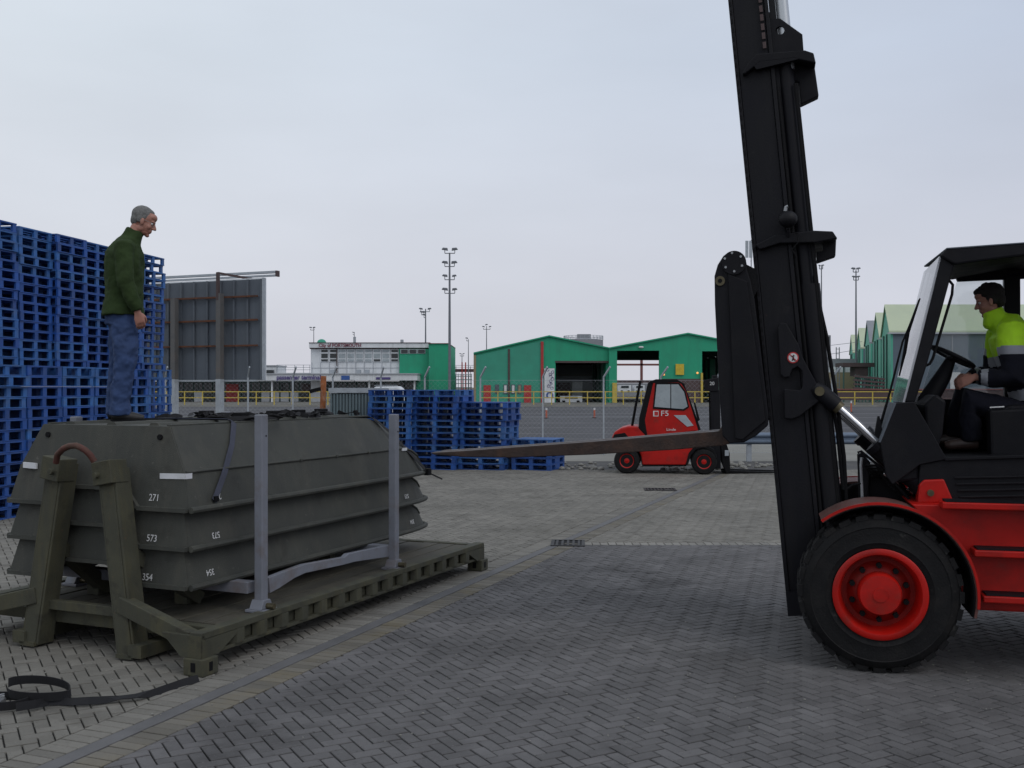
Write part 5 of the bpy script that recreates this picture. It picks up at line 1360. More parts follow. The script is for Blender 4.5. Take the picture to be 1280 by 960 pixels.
for v0, v1, s_ in ((.45, .56, 1), (WF-.56, WF-.45, -1)):
    r = rail(.0, wR, v0, v1, 0.02, TOP, "outer_rail")
    rail(.012, wR-.012, (.58 if s_ > 0 else WF-.68), (.68 if s_ > 0 else WF-.58), -.02 if 0 else .0, TOP+.25, "inner_rail")
    cv = .52 if s_ > 0 else WF-.52
    sT = ms(80)
    a, b = mp_(.22, wR+.095), mp_(2.42, wR+.095)
    MB().tube([(a[0], cv, a[1]), (b[0], cv, b[1])], .079, 22).build("lower_barrel", m_black, FK, smooth=True)
    a, b = mp_(.30, wR+.080), mp_(sT, wR+.080)
    MB().tube([(a[0], cv, a[1]), (b[0], cv, b[1])], .058, 20).build("lift_cylinder", m_black, FK, smooth=True)
    a, b = mp_(sT-.05, wR+.10), mp_(TOP, wR+.10)
    MB().tube([(a[0], cv, a[1]), (b[0], cv, b[1])], .046, 16).build("lift_rod", m_rodg, FK, smooth=True)
    for w_, rr in ((wR+.018, .012), (wR+.14, .012), (wR+.152, .009)):
        a = mp_(.5, w_); b = mp_(2.0, w_+.004); c = mp_(3.9, w_-.006)
        vv = cv-.06*s_
        MB().tube([(a[0], vv, a[1]), (b[0], vv, b[1]), (c[0], vv, c[1])], rr, 8).build("hydraulic_pipe", m_dark, FK, smooth=True)
    MB().prism([mp_(.3, wR+.004), mp_(.3, wR+.05), mp_(TOP-.9, wR+.05), mp_(TOP-.9, wR+.004)], cv-.02*s_-.012, cv-.02*s_+.012).build("rail_web", m_black, FK)
    # plate at the foot
    MB().prism([mp_(.0, .0), mp_(.0, wR), mp_(.18, wR), mp_(.18, 0)], v0-.012, v0+.013).build("foot_plate", m_black, FK)
# lift chain above the top cross member, and greasy links down the front edge
s0 = ms(62); link = MB().box(-.012, .012, -.004, .004, -.024, .024).mesh("chain_link", m_brown)
for i in range(17):
    s = s0+.035+i*.068; w_ = mw(953, 30); q = mp_(s, w_); o = bpy.data.objects.new("chain_link", link); C.objects.link(o); o.parent = FK; o.location = (q[0], .442-(.006 if i % 2 else 0), q[1]); o.rotation_euler = (0, -math.atan2(-md.x, md.z), 0)
for i in range(70):
    s = 1.0+i*.066; q = mp_(s, .012); o = bpy.data.objects.new("grease_mark", bpy.data.meshes.get("grease_mark") or MB().box(-.009, .007, -.003, .003, -.016, .016).mesh("grease_mark", m_dark)); C.objects.link(o); o.parent = FK; o.location = (q[0], .449, q[1]); o.rotation_euler = (0, -math.atan2(-md.x, md.z), 0)
# top cross member
xm = P("cross_member", [(928, 91), (934, 80), (945, 67), (1006, 62.5), (1017, 66), (1020, 79), (993, 73), (950, 77.5), (930, 93)], .40, .55, m_black2, bevel=.008, plane=.40)
MB().prism(pf([(984, 66), (1017, 68), (1024, 117), (1001, 128), (999, 100), (986, 98)], .50), .56, .66).build("end_block", m_black2, xm, bevel=.008)
MB().prism(pf([(972, 67), (1012, 69), (1014, 84), (976, 86)], .55), .661, WF-.50).build("cross_member", m_black2, FK, bevel=.012)
MB().prism(pf([(940, 86), (1000, 70), (1003, 80), (946, 94)], .55), .401, .449).build("cross_member_web", m_black2, xm)
hole = [(975+5.6*math.cos(math.radians(90-i*30)), 38-5.2*math.sin(math.radians(90-i*30))) for i in range(13)]
br = P("chain_anchor", [(975, 23)]+[(1003, 43), (1005, 70), (958, 70), (960, 24), (974.9, 23)]+[(x_-.1 if i_ == 0 else x_, y_) for i_, (x_, y_) in enumerate(reversed(hole))], .47, .52, m_black2, bevel=0, plane=.47)
# lower cross member and bracket
xm = P("cross_member", [(944, 306), (968, 294), (1016, 288), (1041, 289), (1047, 298), (1020, 303), (975, 304), (950, 312)], .40, .55, m_black2, bevel=.008, plane=.40)
MB().prism(pf([(1021, 290), (1041, 289), (1046, 297), (1045, 319), (1022, 327), (1021, 313), (1029, 313), (1029, 303), (1021, 303)], .50), .56, .66).build("end_block", m_black2, xm, bevel=.006)
MB().prism(pf([(1010, 291), (1036, 290), (1038, 300), (1012, 302)], .55), .661, WF-.50).build("cross_member", m_black2, FK, bevel=.01)
# work lamp on the rail
q = Vector(fk.pv(985, 276, .36)); mb = MB()
mb.lathe([(.001, -.07), (.03, -.065), (.055, -.04), (.068, .0), (.070, .03), (.001, .035)], (0, 0, 0), 20, axis='x'); 
wl_ = MB(); wl_.ell(q+Vector((0, 0, .012)), (.068, .06, .062), 18, 12); lampo = wl_.build("work_lamp", m_black, FK, smooth=True)
MB().tube([q+Vector((-.02, 0, .07)), q+Vector((-.015, 0, .10)), q+Vector((.0, 0, .105))], .014, 8).build("lamp_stalk", m_steel, lampo)
MB().tube([q+Vector((.0, .02, -.06)), q+Vector((0, .04, -.11))], .012, 6).build("lamp_bracket", m_black2, lampo)
MB().tube([fk.pv(990, 290, .38), fk.pv(998, 292, .37), fk.pv(997, 304, .37), fk.pv(990, 312, .38), fk.pv(996, 322, .40)], .006, 6).build("lamp_cable", m_dark, lampo)
# tilt plate with hook slot, sign
P("tilt_plate", [(972, 410), (975, 404), (983, 404), (998, 430), (1003, 446), (1020, 478), (1032, 490), (1026, 500), (1000, 520), (990, 524), (981, 523), (980, 486), (1000, 488), (1003, 484), (1003, 464), (997, 458), (990, 462), (987, 471), (980, 472), (976, 468)], .405, .449, m_black, bevel=.006, plane=.405)
q = fk.pv(991.3, 447, .40)
sg = MB().cyl((q[0], .398, q[2]), (q[0], .404, q[2]), .041, 28).build("warning_sign", m_stickr, FK)
MB().cyl((q[0], .3955, q[2]), (q[0], .3978, q[2]), .032, 28).build("sign_face", m_stickw, sg)
mb = MB(); mb.bar((q[0]-.024, .394, q[2]+.024), (q[0]+.024, .394, q[2]-.024), .0022, .007, up=(1, 0, 1)); mb.build("sign_bar", m_stickr, sg)
mb = MB(); mb.bar((q[0]-.006, .3932, q[2]-.022), (q[0]+.004, .3932, q[2]+.006), .0016, .008, up=(1, 0, 0)); mb.ell((q[0]+.004, .393, q[2]+.014), (.006, .0012, .006), 8, 6)
mb.bar((q[0]+.004, .3930, q[2]+.004), (q[0]-.012, .3930, q[2]+.012), .0016, .005, up=(0, 0, 1)); mb.bar((q[0]-.004, .3932, q[2]-.006), (q[0]+.014, .3932, q[2]-.022), .0016, .006, up=(1, 0, 1)); mb.build("sign_figure", m_dark, sg)
# tilt cylinders
for v in (.43, WF-.43):
    e0 = Vector(fk.pv(1024, 489, .43)); e1 = Vector(fk.pv(1047, 508, .43)); e2 = Vector(fk.pv(1099, 555, .43)); e3 = Vector(fk.pv(1160, 612, .43))
    for e in (e0, e1, e2, e3): e.y = v
    d = (e3-e0).normalized()
    rd = MB().cyl(e1, e2+d*.05, .029, 20).build("tilt_rod", m_chrome, FK, smooth=True)
    MB().tube([e0-d*.05, e0, e1-d*.01], [.045, .062, .058], 16, flat=1).build("rod_end", m_black, rd, smooth=True)
    MB().cyl(e1-d*.02, e1+d*.025, .048, 28).build("collar", m_brass, rd)
    MB().cyl((e0.x, v-.075, e0.z), (e0.x, v+.02, e0.z), .034, 16).build("rod_pin", m_brass, rd)
    bo = MB().cyl(e2, e3-d*.02, .085, 24).build("tilt_cylinder", m_black2, FK, smooth=True)
    MB().cyl(e2-d*.03, e2+d*.02, .094, 24).build("gland", m_black, bo)
    MB().cyl(e3-d*.05, e3+d*.02, .07, 20).build("end_cap", m_dark, bo)
# linkage and hoses over the front fender
MB().tube([fk.pv(1077, 572, .5), fk.pv(1076, 582, .5), fk.pv(1078, 625, .5)], .011, 8).build("guard_tube", m_steel, FK)
MB().tube([fk.pv(1072, 566, .5), fk.pv(1076, 564, .5), fk.pv(1102, 585, .5), fk.pv(1140, 628, .5)], .010, 8).build("guard_tube", m_black2, FK)
MB().prism(pf([(1072, 568), (1078, 566), (1088, 578), (1084, 626), (1074, 626)], .62), .62, .68).build("valve_bracket", m_black2, FK, bevel=.005)
MB().prism(pf([(1084, 590), (1100, 586), (1130, 606), (1146, 628), (1084, 628)], .8), .75, 1.35).build("valve_block", m_black2, FK, bevel=.02)
random.seed(9)
for k in range(5):
    pts = [fk.pv(1082+k*2, 582+k*3, .58), fk.pv(1096+k*2, 582+k*4, .56+.02*k), fk.pv(1106+k*3, 600+k*3, .56), fk.pv(1122+k*3, 606+k*3, .58), fk.pv(1132+k*2, 616, .7)]
    MB().tube(pts, .011, 7).build("hose", m_dark, FK, smooth=True)
for k, pts in enumerate([[(1016, 345), (1033, 420), (1046, 500), (1055, 570), (1058, 625)], [(1010, 360), (1024, 420), (1036, 480), (1047, 540), (1054, 612)], [(1058, 612), (1066, 606), (1078, 604)]]):
    MB().tube([fk.pv(x, y, .5) for x, y in pts], .014 if k < 2 else .01, 8).build("hose", m_dark, FK, smooth=True)
for x, y in ((1105, 592), (1118, 600), (1134, 611)):
    q = Vector(fk.pv(x, y, .55)); mb = MB(); mb.cyl(q, q+Vector((.04, 0, -.03)), .013, 8); mb.build("fitting", m_chrome, FK)
# carriage
sl = [(893, 345), (897, 331), (904, 320), (911, 314.5), (922, 314), (930, 319), (933, 328), (934, 338), (938, 350), (943, 372), (961, 520), (960, 532), (945, 545), (930, 553), (912, 554), (903, 545), (899, 490), (893.5, 380)]
for v0, v1, s_ in ((.40, .47, 1), (WF-.47, WF-.40, -1)):
    q = pf(sl, .40); cp = MB().prism(q, v0, v1).build("carriage_plate", m_black, FK, bevel=.008)
    if s_ > 0:
        MB().prism(pf([(910, 342), (934, 352), (957, 526), (928, 550), (919, 548)], .385), .375, .399).build("wear_plate", m_black2, cp, bevel=.006)
        c = fk.pv(917.5, 328, .36); MB().cyl((c[0], .372, c[2]), (c[0], .399, c[2]), .088, 32).build("roller_cover", m_black2, cp)
        for x, y in ((915, 316), (926, 320.5), (927.5, 332), (917.8, 339), (907, 334), (906, 323)):
            e = fk.pv(x, y, .365); MB().cyl((e[0], .366, e[2]), (e[0], .3715, e[2]), .009, 8).build("bolt", m_steel, cp)
        e = fk.pv(900, 351, .385); MB().cyl((e[0], .386, e[2]), (e[0], .3985, e[2]), .036, 20).build("bush", m_brass, cp); MB().cyl((e[0], .383, e[2]), (e[0], .3858, e[2]), .016, 12).build("bush_pin", m_dark, cp)
        MB().prism(pf([(932, 330), (944, 336), (948, 360), (942, 372), (936, 350)], .42), .42, .55).build("carriage_arm", m_dark, cp)
        MB().prism(pf([(938, 336), (962, 340), (972, 520), (955, 528)], .5), .475, .57).build("carriage_web", m_dark, cp)
MB().prism(pf([(903, 345), (915, 340), (922, 372), (908, 378)], .5), .472, WF-.472).build("carriage_bar", m_black, FK, bevel=.006)
MB().prism(pf([(920, 500), (938, 497), (943, 530), (924, 536)], .5), .472, WF-.472).build("carriage_bar", m_black, FK, bevel=.006)
fo = [(538, 565.8), (580, 563.5), (740, 552), (840, 543.5), (898, 539), (904, 530), (904, 420), (916, 420), (922, 540), (916, 553), (904, 557), (840, 562.5), (740, 568.3), (640, 572), (580, 571.2), (542, 568.4)]
for v0, v1 in ((.56, .72), (.80, .96)):
    MB().prism(pf(fo, .56), v0, v1).build("fork", m_fork, FK, bevel=.006)

# ================================================================== SMALL FORKLIFT
Ysf = 23.3
sf = Fr(at(840, 0, Ysf)[0], Ysf, math.radians(-8.8))
SF = thing("forklift", "small red forklift parked side-on far across the yard with closed cab", "forklift", (sf.o[0], sf.o[1], 0), sf.a)
def Q(name, pts, v0, v1, mat, parent=SF, bevel=.01, plane=None):
    return MB().prism(sf.prof(pts, v0 if plane is None else plane), v0, v1).build(name, mat, parent, bevel=bevel)
Q("counterweight", [(765, 546), (768, 540), (776, 535), (786, 532.5), (798, 533), (806, 541), (812, 546), (806, 566), (803, 575), (800, 566), (790, 559), (776, 560), (766, 566)], .02, 1.28, m_red, bevel=.04)
Q("vent_grille", [(765, 549), (768, 543), (781, 541), (786, 547), (786, 552), (766, 556)], .0, .03, m_dark)
Q("chassis", [(799, 545), (872, 540), (873, 556), (866, 562), (862, 570), (857, 581), (803, 581), (801, 566)], .03, 1.27, m_red, bevel=.02)
Q("chassis_skirt", [(800, 572), (860, 572), (858, 583), (803, 583)], .05, 1.25, m_dark, bevel=.01)
dp = Q("door_panel", [(817, 476.5), (849, 476.5), (857, 487), (867, 514), (874, 538), (809, 545), (806, 525)], .0, .05, m_red)
# window hole dressed as frame and pane
Q("window_frame", [(816, 511), (819, 478.5), (849, 478.5), (857, 489), (861.5, 509), (855, 513.5)], -.012, -.001, m_dark, dp, .004)
Q("pane", [(818, 508.5), (821, 480.5), (848, 480.5), (855, 490), (859.5, 508), (854, 511.3)], -.018, -.0125, m_glasslt, dp, 0)
Q("glass_divider", [(838, 480.5), (839, 480.5), (839, 511), (838, 511)], -.021, -.0185, m_dark, dp, 0)
Q("lower_window", [(842, 519), (857, 519), (867, 532), (859, 533.5)], -.012, -.001, m_galv, dp, .004)
Q("cab_back_frame", [(810, 478), (818, 475.5), (815, 490), (808, 520), (811, 541), (808, 545.5), (798, 535), (799, 522)], .005, 1.25, m_dark, bevel=.02)
Q("cab_body", [(811, 545), (812, 480), (849, 478), (858, 489), (868, 515), (873, 538)], .06, 1.24, m_dark, bevel=.02)
Q("roof", [(812, 476.5), (820, 474), (846, 474), (856, 480), (856, 482), (848, 478), (814, 479)], -.01, 1.26, m_dark, bevel=.01)
Q("front_frame", [(849, 476), (855, 480), (861, 495), (869, 517), (876, 537), (873, 538.5), (866, 516), (857, 488)], -.005, .06, m_dark, bevel=.006)
Q("mirror_arm", [(867, 503), (869, 503), (875, 525), (872, 527)], -.05, .0, m_dark)
MB().tube([sf.pv(790, 533, .3), sf.pv(795, 505, .3), sf.pv(800.5, 476, .3)], .03, 8).build("exhaust_stack", m_dark, SF)
def sw_(px, py, r, mat=m_tyre):
    c = sf.pv(px, py, .0); R = r/FL*Ysf
    t = MB(); t.lathe([(R*.55, .0), (R*.62, -.02), (R*.9, -.01), (R, .04), (R, .24), (R*.9, .28), (R*.5, .28)], (c[0], .0, R), 36); ty = t.build("tyre", mat, SF, smooth=True, angle=35)
    t = MB(); t.lathe([(R*.56, -.012), (R*.50, .0), (R*.44, .05), (R*.22, .05), (R*.2, .0), (.001, -.01)], (c[0], .0, R), 28, cap=False); rm = t.build("rim", m_red, ty, smooth=True, angle=35)
    for i in range(6):
        a = i/6*6.283; MB().cyl((c[0]+R*.33*math.cos(a), .03, R+R*.33*math.sin(a)), (c[0]+R*.33*math.cos(a), .06, R+R*.33*math.sin(a)), R*.07, 6).build("rim_hole", m_dark, ty)
    t = MB(); t.lathe([(R*.3, .02), (R, -.0), (R, -.24), (R*.3, -.24)], (c[0], 1.28, R), 30); t.build("tyre", mat, SF, smooth=True, angle=35)
sw_(783.5, 577, 16.2); sw_(880, 577.3, 16.0)
Q("fender", [(857, 581), (861, 566), (868, 558), (882, 556), (893, 562), (897, 574), (894, 574), (890, 565), (880, 560), (870, 562), (864, 569), (860, 581)], .01, .3, m_dark)
for v in (.28, .90):
    Q("mast_rail", [(888, 487), (900, 487), (901, 586), (889, 586)], v, v+.12, m_black, plane=.28)
Q("mast_inner_rail", [(890, 469), (897, 469), (898, 560), (891, 560)], .42, .50, m_black, plane=.42)
mt = Q("mast_top_plate", [(880, 475), (898, 472), (898, 489), (881, 489)], .25, .30, m_black, plane=.25)
a = sf.pv(890, 479.5, .245); text("20", .11, mt, a, (1, 0, 0), (0, 0, 1), m_stickw, "lettering")
Q("lift_cylinder", [(886, 490), (889, 490), (890, 555), (887, 555)], .6, .68, m_dark, plane=.6)
Q("carriage", [(901, 556), (908, 554), (912, 566), (913, 590), (908, 592), (903, 580)], .25, 1.05, m_dark, plane=.25)
for v in (.35, .85): Q("fork", [(902, 588), (975, 590), (975, 591.5), (903, 592)], v, v+.1, m_dark, plane=.35)
Q("hose_bracket", [(906, 563), (911, 563), (911, 570), (906, 570)], .2, .25, m_galv, plane=.2)
# its writing
a = sf.pv(819.8, 517, -.002)
mb = MB(); e = Ysf/FL
tx = MB().box(a[0]-.06, a[0]+.06, -.004, -.001, a[2]-.062, a[2]+.062).build("lettering_block", m_stickw, SF); MB().box(a[0]-.032, a[0]+.05, -.0065, -.0041, a[2]-.045, a[2]+.045).build("lettering_block", m_stickr, tx)
a = sf.pv(831, 517, -.003); text("F5", .17, SF, (a[0], -.004, a[2]), (1, 0, 0), (0, 0, 1), m_stickw, "lettering", sx=1.15, ext=.002)
a = sf.pv(839, 537, -.003); text("Linde", .085, SF, (a[0], -.004, a[2]), (1, 0, .02), (0, 0, 1), m_stickw, "lettering", sx=1.15, ext=.002)

# ================================================================== PEOPLE
def bake(o, mods):
    """run modifiers and keep the result as the mesh"""
    dg = bpy.context.evaluated_depsgraph_get(); dg.update()
    me = bpy.data.meshes.new_from_object(o.evaluated_get(dg)); me.name = o.name
    o.modifiers.clear(); o.data = me
    return o
def fuse(mb, name, mat, parent, vox=.010, smooth=3, fold=0, fscale=.12):
    o = mb.build(name, mat, parent)
    r = o.modifiers.new("r", 'REMESH'); r.mode = 'VOXEL'; r.voxel_size = vox
    s = o.modifiers.new("s", 'SMOOTH'); s.factor = .6; s.iterations = smooth
    if fold:
        tx = bpy.data.textures.new("folds", 'CLOUDS'); tx.noise_scale = fscale; tx.noise_depth = 2
        d = o.modifiers.new("d", 'DISPLACE'); d.texture = tx; d.strength = fold; d.mid_level = .5; d.texture_coords = 'LOCAL'
    bpy.context.view_layer.update()
    bake(o, None); o.data.shade_smooth()
    if not o.data.materials: o.data.materials.append(mat)
    return o
def basis(f, up):
    f = Vector(f).normalized(); up = Vector(up); l = up.cross(f).normalized(); u = f.cross(l).normalized()
    return Matrix((f, l, u)).transposed()            # columns: forward, left, up
def loft(mb, rings, n=20):
    """rings: (centre, a-axis, b-axis)"""
    vs = []; fs = []; k = len(rings)
    for c, a, b in rings:
        for j in range(n):
            t = 2*math.pi*j/n; vs.append(Vector(c)+Vector(a)*math.cos(t)+Vector(b)*math.sin(t))
    for i in range(k-1):
        for j in range(n): fs.append((i*n+j, i*n+(j+1) % n, (i+1)*n+(j+1) % n, (i+1)*n+j))
    fs.append(list(range(n-1, -1, -1))); fs.append([(k-1)*n+j for j in range(n)])
    mb.add(vs, fs)
def head(mb, c, R):
    def E(x, y, z, a, b, d, rot=None): mb.ell(Vector(c)+R @ Vector((x, y, z)), (a, b, d), 18, 12, R if rot is None else R @ rot)
    E(-.012, 0, .032, .096, .075, .086); E(-.045, 0, .005, .055, .062, .075); E(.022, 0, -.025, .066, .062, .080)
    E(.032, 0, -.078, .048, .045, .030); E(.066, 0, -.098, .020, .022, .016); E(.074, 0, .022, .018, .050, .014)
    E(.058, 0, .055, .036, .055, .035)
    for s in (1, -1):
        E(.056, .036*s, -.028, .026, .022, .024); E(.004, .079*s, -.010, .017, .009, .030, Matrix.Rotation(-.2, 3, 'Y')); E(.005, .075*s, -.030, .010, .008, .012); E(.0, .045*s, -.065, .03, .02, .03)
    mb.tube([Vector(c)+R @ Vector(p) for p in ((.082, 0, .018), (.094, 0, -.004), (.106, 0, -.024))], [.008, .010, .013], 10)
    E(.107, 0, -.029, .013, .012, .010); E(.094, .011, -.032, .011, .008, .008); E(.094, -.011, -.032, .011, .008, .008)
    E(.081, 0, -.054, .012, .024, .0065); E(.079, 0, -.066, .012, .021, .0070); E(.074, 0, -.06, .016, .03, .02)
def eyes(c, R, parent, look=0):
    for s in (1, -1):
        e = MB().ell(Vector(c)+R @ Vector((.074, .031*s, .003)), (.011, .012, .010), 12, 8, R).build("eye", m_stickw, parent, smooth=True)
        MB().ell(Vector(c)+R @ Vector((.083, .031*s, .001)), (.004, .005, .005), 10, 6, R).build("iris", m_dark, e, smooth=True)
def hand(mb, w, d, n, s, curl=.7):
    """wrist w, direction d to the fingertips, n out of the palm, s towards the thumb"""
    w, d, n, s = Vector(w), Vector(d).normalized(), Vector(n).normalized(), Vector(s).normalized()
    loft(mb, [(w-d*.02, s*.026, n*.020), (w+d*.012, s*.028, n*.019), (w+d*.05, s*.041, n*.016), (w+d*.088, s*.041, n*.013), (w+d*.097, s*.036, n*.009)], 16)
    for i, L in enumerate((.072, .080, .075, .060)):
        b = w+d*.090+s*(.030-.0205*i); p = [b]; a = .15
        for k, f in enumerate((.45, .32, .27)):
            a += curl*(.55+.35*k); p.append(p[-1]+(d*math.cos(a)+n*math.sin(a))*L*f)
        mb.tube(p, [.0098, .0092, .0082, .0068], 10)
        mb.ell(p[-1], (.0068,)*3, 8, 6)
    b = w+d*.028+s*.026+n*.006
    p = [b, b+d*.030+s*.022+n*.012, b+d*.058+s*.026+n*.026, b+d*.076+s*.018+n*.038]
    mb.tube(p, [.015, .012, .0105, .008], 10); mb.ell(p[-1], (.008,)*3, 8, 6)

# ---- man standing on the hulls
ym = 8.68
man = thing("person", "grey-haired man in green fleece and jeans standing on the hull stack, looking down", "person", ((160-CX)/FL*ym, ym, 1.664), math.radians(13))
mb = MB(); hc = Vector((.125, 0, 1.672)); HR = basis((.93, -.05, -.37), (.37, 0, .93))
head(mb, hc, HR)
mb.tube([(-.0, 0, 1.47), (.045, 0, 1.55), (.085, 0, 1.63)], [.068, .060, .058], 16)
loft(mb, [((-.02, 0, .90), (.10, 0, 0), (0, .14, 0)), ((-.02, 0, 1.15), (.10, 0, 0), (0, .14, 0)), ((-.02, 0, 1.38), (.11, 0, 0), (0, .17, 0)), ((0, 0, 1.5), (.06, 0, 0), (0, .10, 0))])
arms = {-1: [(-.005, -.20, 1.43), (.015, -.262, 1.15), (.095, -.235, .92)], 1: [(-.005, .20, 1.43), (-.02, .262, 1.16), (.05, .22, .93)]}
for s_, p in arms.items():
    mb.tube(p, [.05, .038, .027], 12)
    d = (Vector(p[2])-Vector(p[1])).normalized()
    hand(mb, Vector(p[2])+d*.02, (d+Vector((.05, 0, -.5))).normalized(), Vector((-.25, -s_*1.0, 0)), Vector((.9, 0, .3)), .65)
legs = {-1: [(-.02, -.092, .93), (-.005, -.11, .50), (-.06, -.115, .10)], 1: [(-.05, .085, .93), (-.075, .10, .50), (-.12, .11, .10)]}
for s_, p in legs.items():
    mb.tube(p, [.085, .055, .04], 12); mb.tube([p[2], (p[2][0]+.02, p[2][1], .05), (p[2][0]+.12, p[2][1], .035)], [.04, .042, .03], 12)
body = fuse(mb, "body", m_skin, man, .0048, 2)
eyes(hc, HR, body)
mb = MB()
def EH(x, y, z, a, b, d): mb.ell(hc+HR @ Vector((x, y, z)), (a, b, d), 20, 14, HR)
EH(-.026, 0, .046, .093, .080, .082); EH(-.056, 0, .002, .052, .067, .068); EH(.010, 0, .083, .052, .052, .034)
for s_ in (1, -1): EH(-.02, .066*s_, .012, .030, .015, .040); EH(.006, .073*s_, .030, .014, .006, .018)
fuse(mb, "hair", m_hairg, man, .0055, 2, .004, .02)
gl_ = MB()
def hp_(x, y, z): return hc+HR @ Vector((x, y, z))
for s_ in (1, -1):
    gl_.tube([hp_(.090, .012*s_, .010), hp_(.088, .055*s_, .010), hp_(.080, .066*s_, .008), hp_(-.002, .078*s_, .008)], .0012, 5)
    gl_.tube([hp_(.091, .014*s_, .009), hp_(.092, .014*s_, -.010), hp_(.090, .030*s_, -.020), hp_(.086, .050*s_, -.012), hp_(.087, .055*s_, .008)], .0012, 5)
gl_.build("glasses", m_steel, man)
mb = MB()
R_ = [(-.042, .878, .172, .222), (-.038, .93, .166, .215), (-.030, 1.02, .150, .200), (-.030, 1.12, .152, .205), (-.030, 1.22, .158, .215), (-.030, 1.32, .160, .225), (-.025, 1.40, .150, .225), (-.012, 1.455, .122, .195), (.005, 1.50, .095, .135), (.028, 1.535, .078, .088), (.050, 1.575, .073, .076), (.062, 1.600, .070, .072)]
loft(mb, [((x, 0, z), (a, 0, .0 if z < 1.5 else -.02), (0, b, 0)) for x, z, a, b in R_], 28)
for s_, p in arms.items():
    p = [Vector(q) for q in p]
    mb.tube([p[0]+Vector((0, -s_*.05, .005)), p[0], p[0].lerp(p[1], .5)+Vector((-.005, 0, 0)), p[1], p[1].lerp(p[2], .5)+Vector((0, 0, -.005)), p[2]+Vector((-.004, 0, .02)), p[2]+(p[2]-p[1]).normalized()*.012], [.075, .082, .073, .067, .060, .050, .042], 18)
fuse(mb, "fleece", m_fleece, man, .0085, 5, .030, .10)
mb = MB()
loft(mb, [((-.045, 0, .80), (.135, 0, 0), (0, .185, 0)), ((-.045, 0, .88), (.128, 0, 0), (0, .172, 0)), ((-.04, 0, .97), (.10, 0, 0), (0, .14, 0))], 24)
for s_, p in legs.items():
    p = [Vector(q) for q in p]
    mb.tube([p[0]+Vector((0, 0, .02)), p[0]-Vector((0, 0, .12)), p[0].lerp(p[1], .62), p[1], p[1].lerp(p[2], .4), p[1].lerp(p[2], .8), p[2]+Vector((.01, 0, -.045))], [.084, .104, .103, .090, .081, .078, .086], 20)
fuse(mb, "jeans", m_jeans, man, .0085, 3, .040, .075)
for s_, p in legs.items():
    x, y = p[2][0], p[2][1]
    mb = MB(); mb.tube([(x-.055, y, .045), (x-.02, y, .055), (x+.06, y, .050), (x+.14, y, .036), (x+.20, y, .030)], [.038, .048, .044, .038, .024], 16); mb.tube([(x-.01, y, .05), (x-.005, y, .12)], [.048, .045], 14)
    sh = fuse(mb, "shoe", m_shoe, man, .006, 2)
    MB().prismz([(x-.09, y-.03), (x-.06, y-.042), (x+.12, y-.046), (x+.19, y-.034), (x+.22, y), (x+.19, y+.034), (x+.12, y+.046), (x-.06, y+.042), (x-.09, y+.03)], 0, .022).build("sole", m_dark, sh, bevel=.004)

# ---- driver seated in the big forklift
VD = 1.04
def dv(px, py, v=VD): q = fk.pv(px, py, VD); return Vector((q[0], v, q[2]))
dl = fk.w(*dv(1285, 560))
drv = thing("person", "dark-haired driver in hi-vis yellow and navy jacket seated in the large forklift", "person", (dl[0], dl[1], dl[2]), fk.a)
off = Vector(dv(1285, 560)); off.z = dl[2]
def dp_(px, py, v=VD): return dv(px, py, v)-off
hc = dp_(1237, 376); HR = basis((-.95, .06, -.28), (-.28, 0, .95))
neck = dp_(1246, 400); sh = dp_(1260, 412); mid = dp_(1279, 462); hip = dp_(1297, 512)
mb = MB(); head(mb, hc, HR)
mb.tube([sh, neck, hc+Vector((.03, 0, -.07))], [.06, .057, .055], 14)
loft(mb, [(hip, (.10, 0, 0), (0, .14, 0)), (mid, (.10, 0, .02), (0, .14, 0)), (sh, (.09, 0, .05), (0, .16, 0))])
armN = [dp_(1258, 413, VD-.19), dp_(1257, 473, VD-.25), dp_(1215, 472, VD-.18)]
armF = [dp_(1258, 416, VD+.19), dp_(1250, 468, VD+.25), dp_(1216, 470, VD+.16)]
for p, s_ in ((armN, 1), (armF, -1)):
    mb.tube(p, [.05, .037, .026], 12); d = (p[2]-p[1]).normalized()
    hand(mb, p[2]+d*.015, (d+Vector((0, 0, -.45))).normalized(), Vector((.1, s_*.9, -.35)), Vector((-.2, s_*.35, .9)), .7)
lgN = [dp_(1288, 524, VD-.11), dp_(1206, 500, VD-.15), dp_(1210, 548, VD-.13)]
lgF = [dp_(1288, 524, VD+.11), dp_(1203, 497, VD+.16), dp_(1200, 545, VD+.14)]
for p in (lgN, lgF):
    mb.tube(p, [.08, .055, .04], 12); mb.tube([p[2], p[2]+Vector((-.02, 0, -.03)), p[2]+Vector((-.12, 0, -.04))], [.04, .04, .03], 12)
body = fuse(mb, "body", m_skin, drv, .005, 2); eyes(hc, HR, body)
mb = MB()
def EH(x, y, z, a, b, d): mb.ell(hc+HR @ Vector((x, y, z)), (a, b, d), 20, 14, HR)
EH(-.024, 0, .050, .098, .084, .084); EH(-.058, 0, .002, .055, .072, .075); EH(.034, 0, .086, .058, .062, .034)
for s_ in (1, -1): EH(-.018, .068*s_, .012, .032, .016, .046); EH(.012, .072*s_, .02, .015, .008, .03)
random.seed(4)
for k in range(40):
    a, b = random.uniform(-1.4, 1.4), random.uniform(.0, 1.3)
    EH(-.02+.09*math.cos(b)*math.cos(a*1.9)*-.6+.02, .07*math.sin(a)*math.cos(b*.5), .06+.072*math.sin(b), .02, .018, .012)
fuse(mb, "hair", m_hairb, drv, .005, 1, .012, .022)
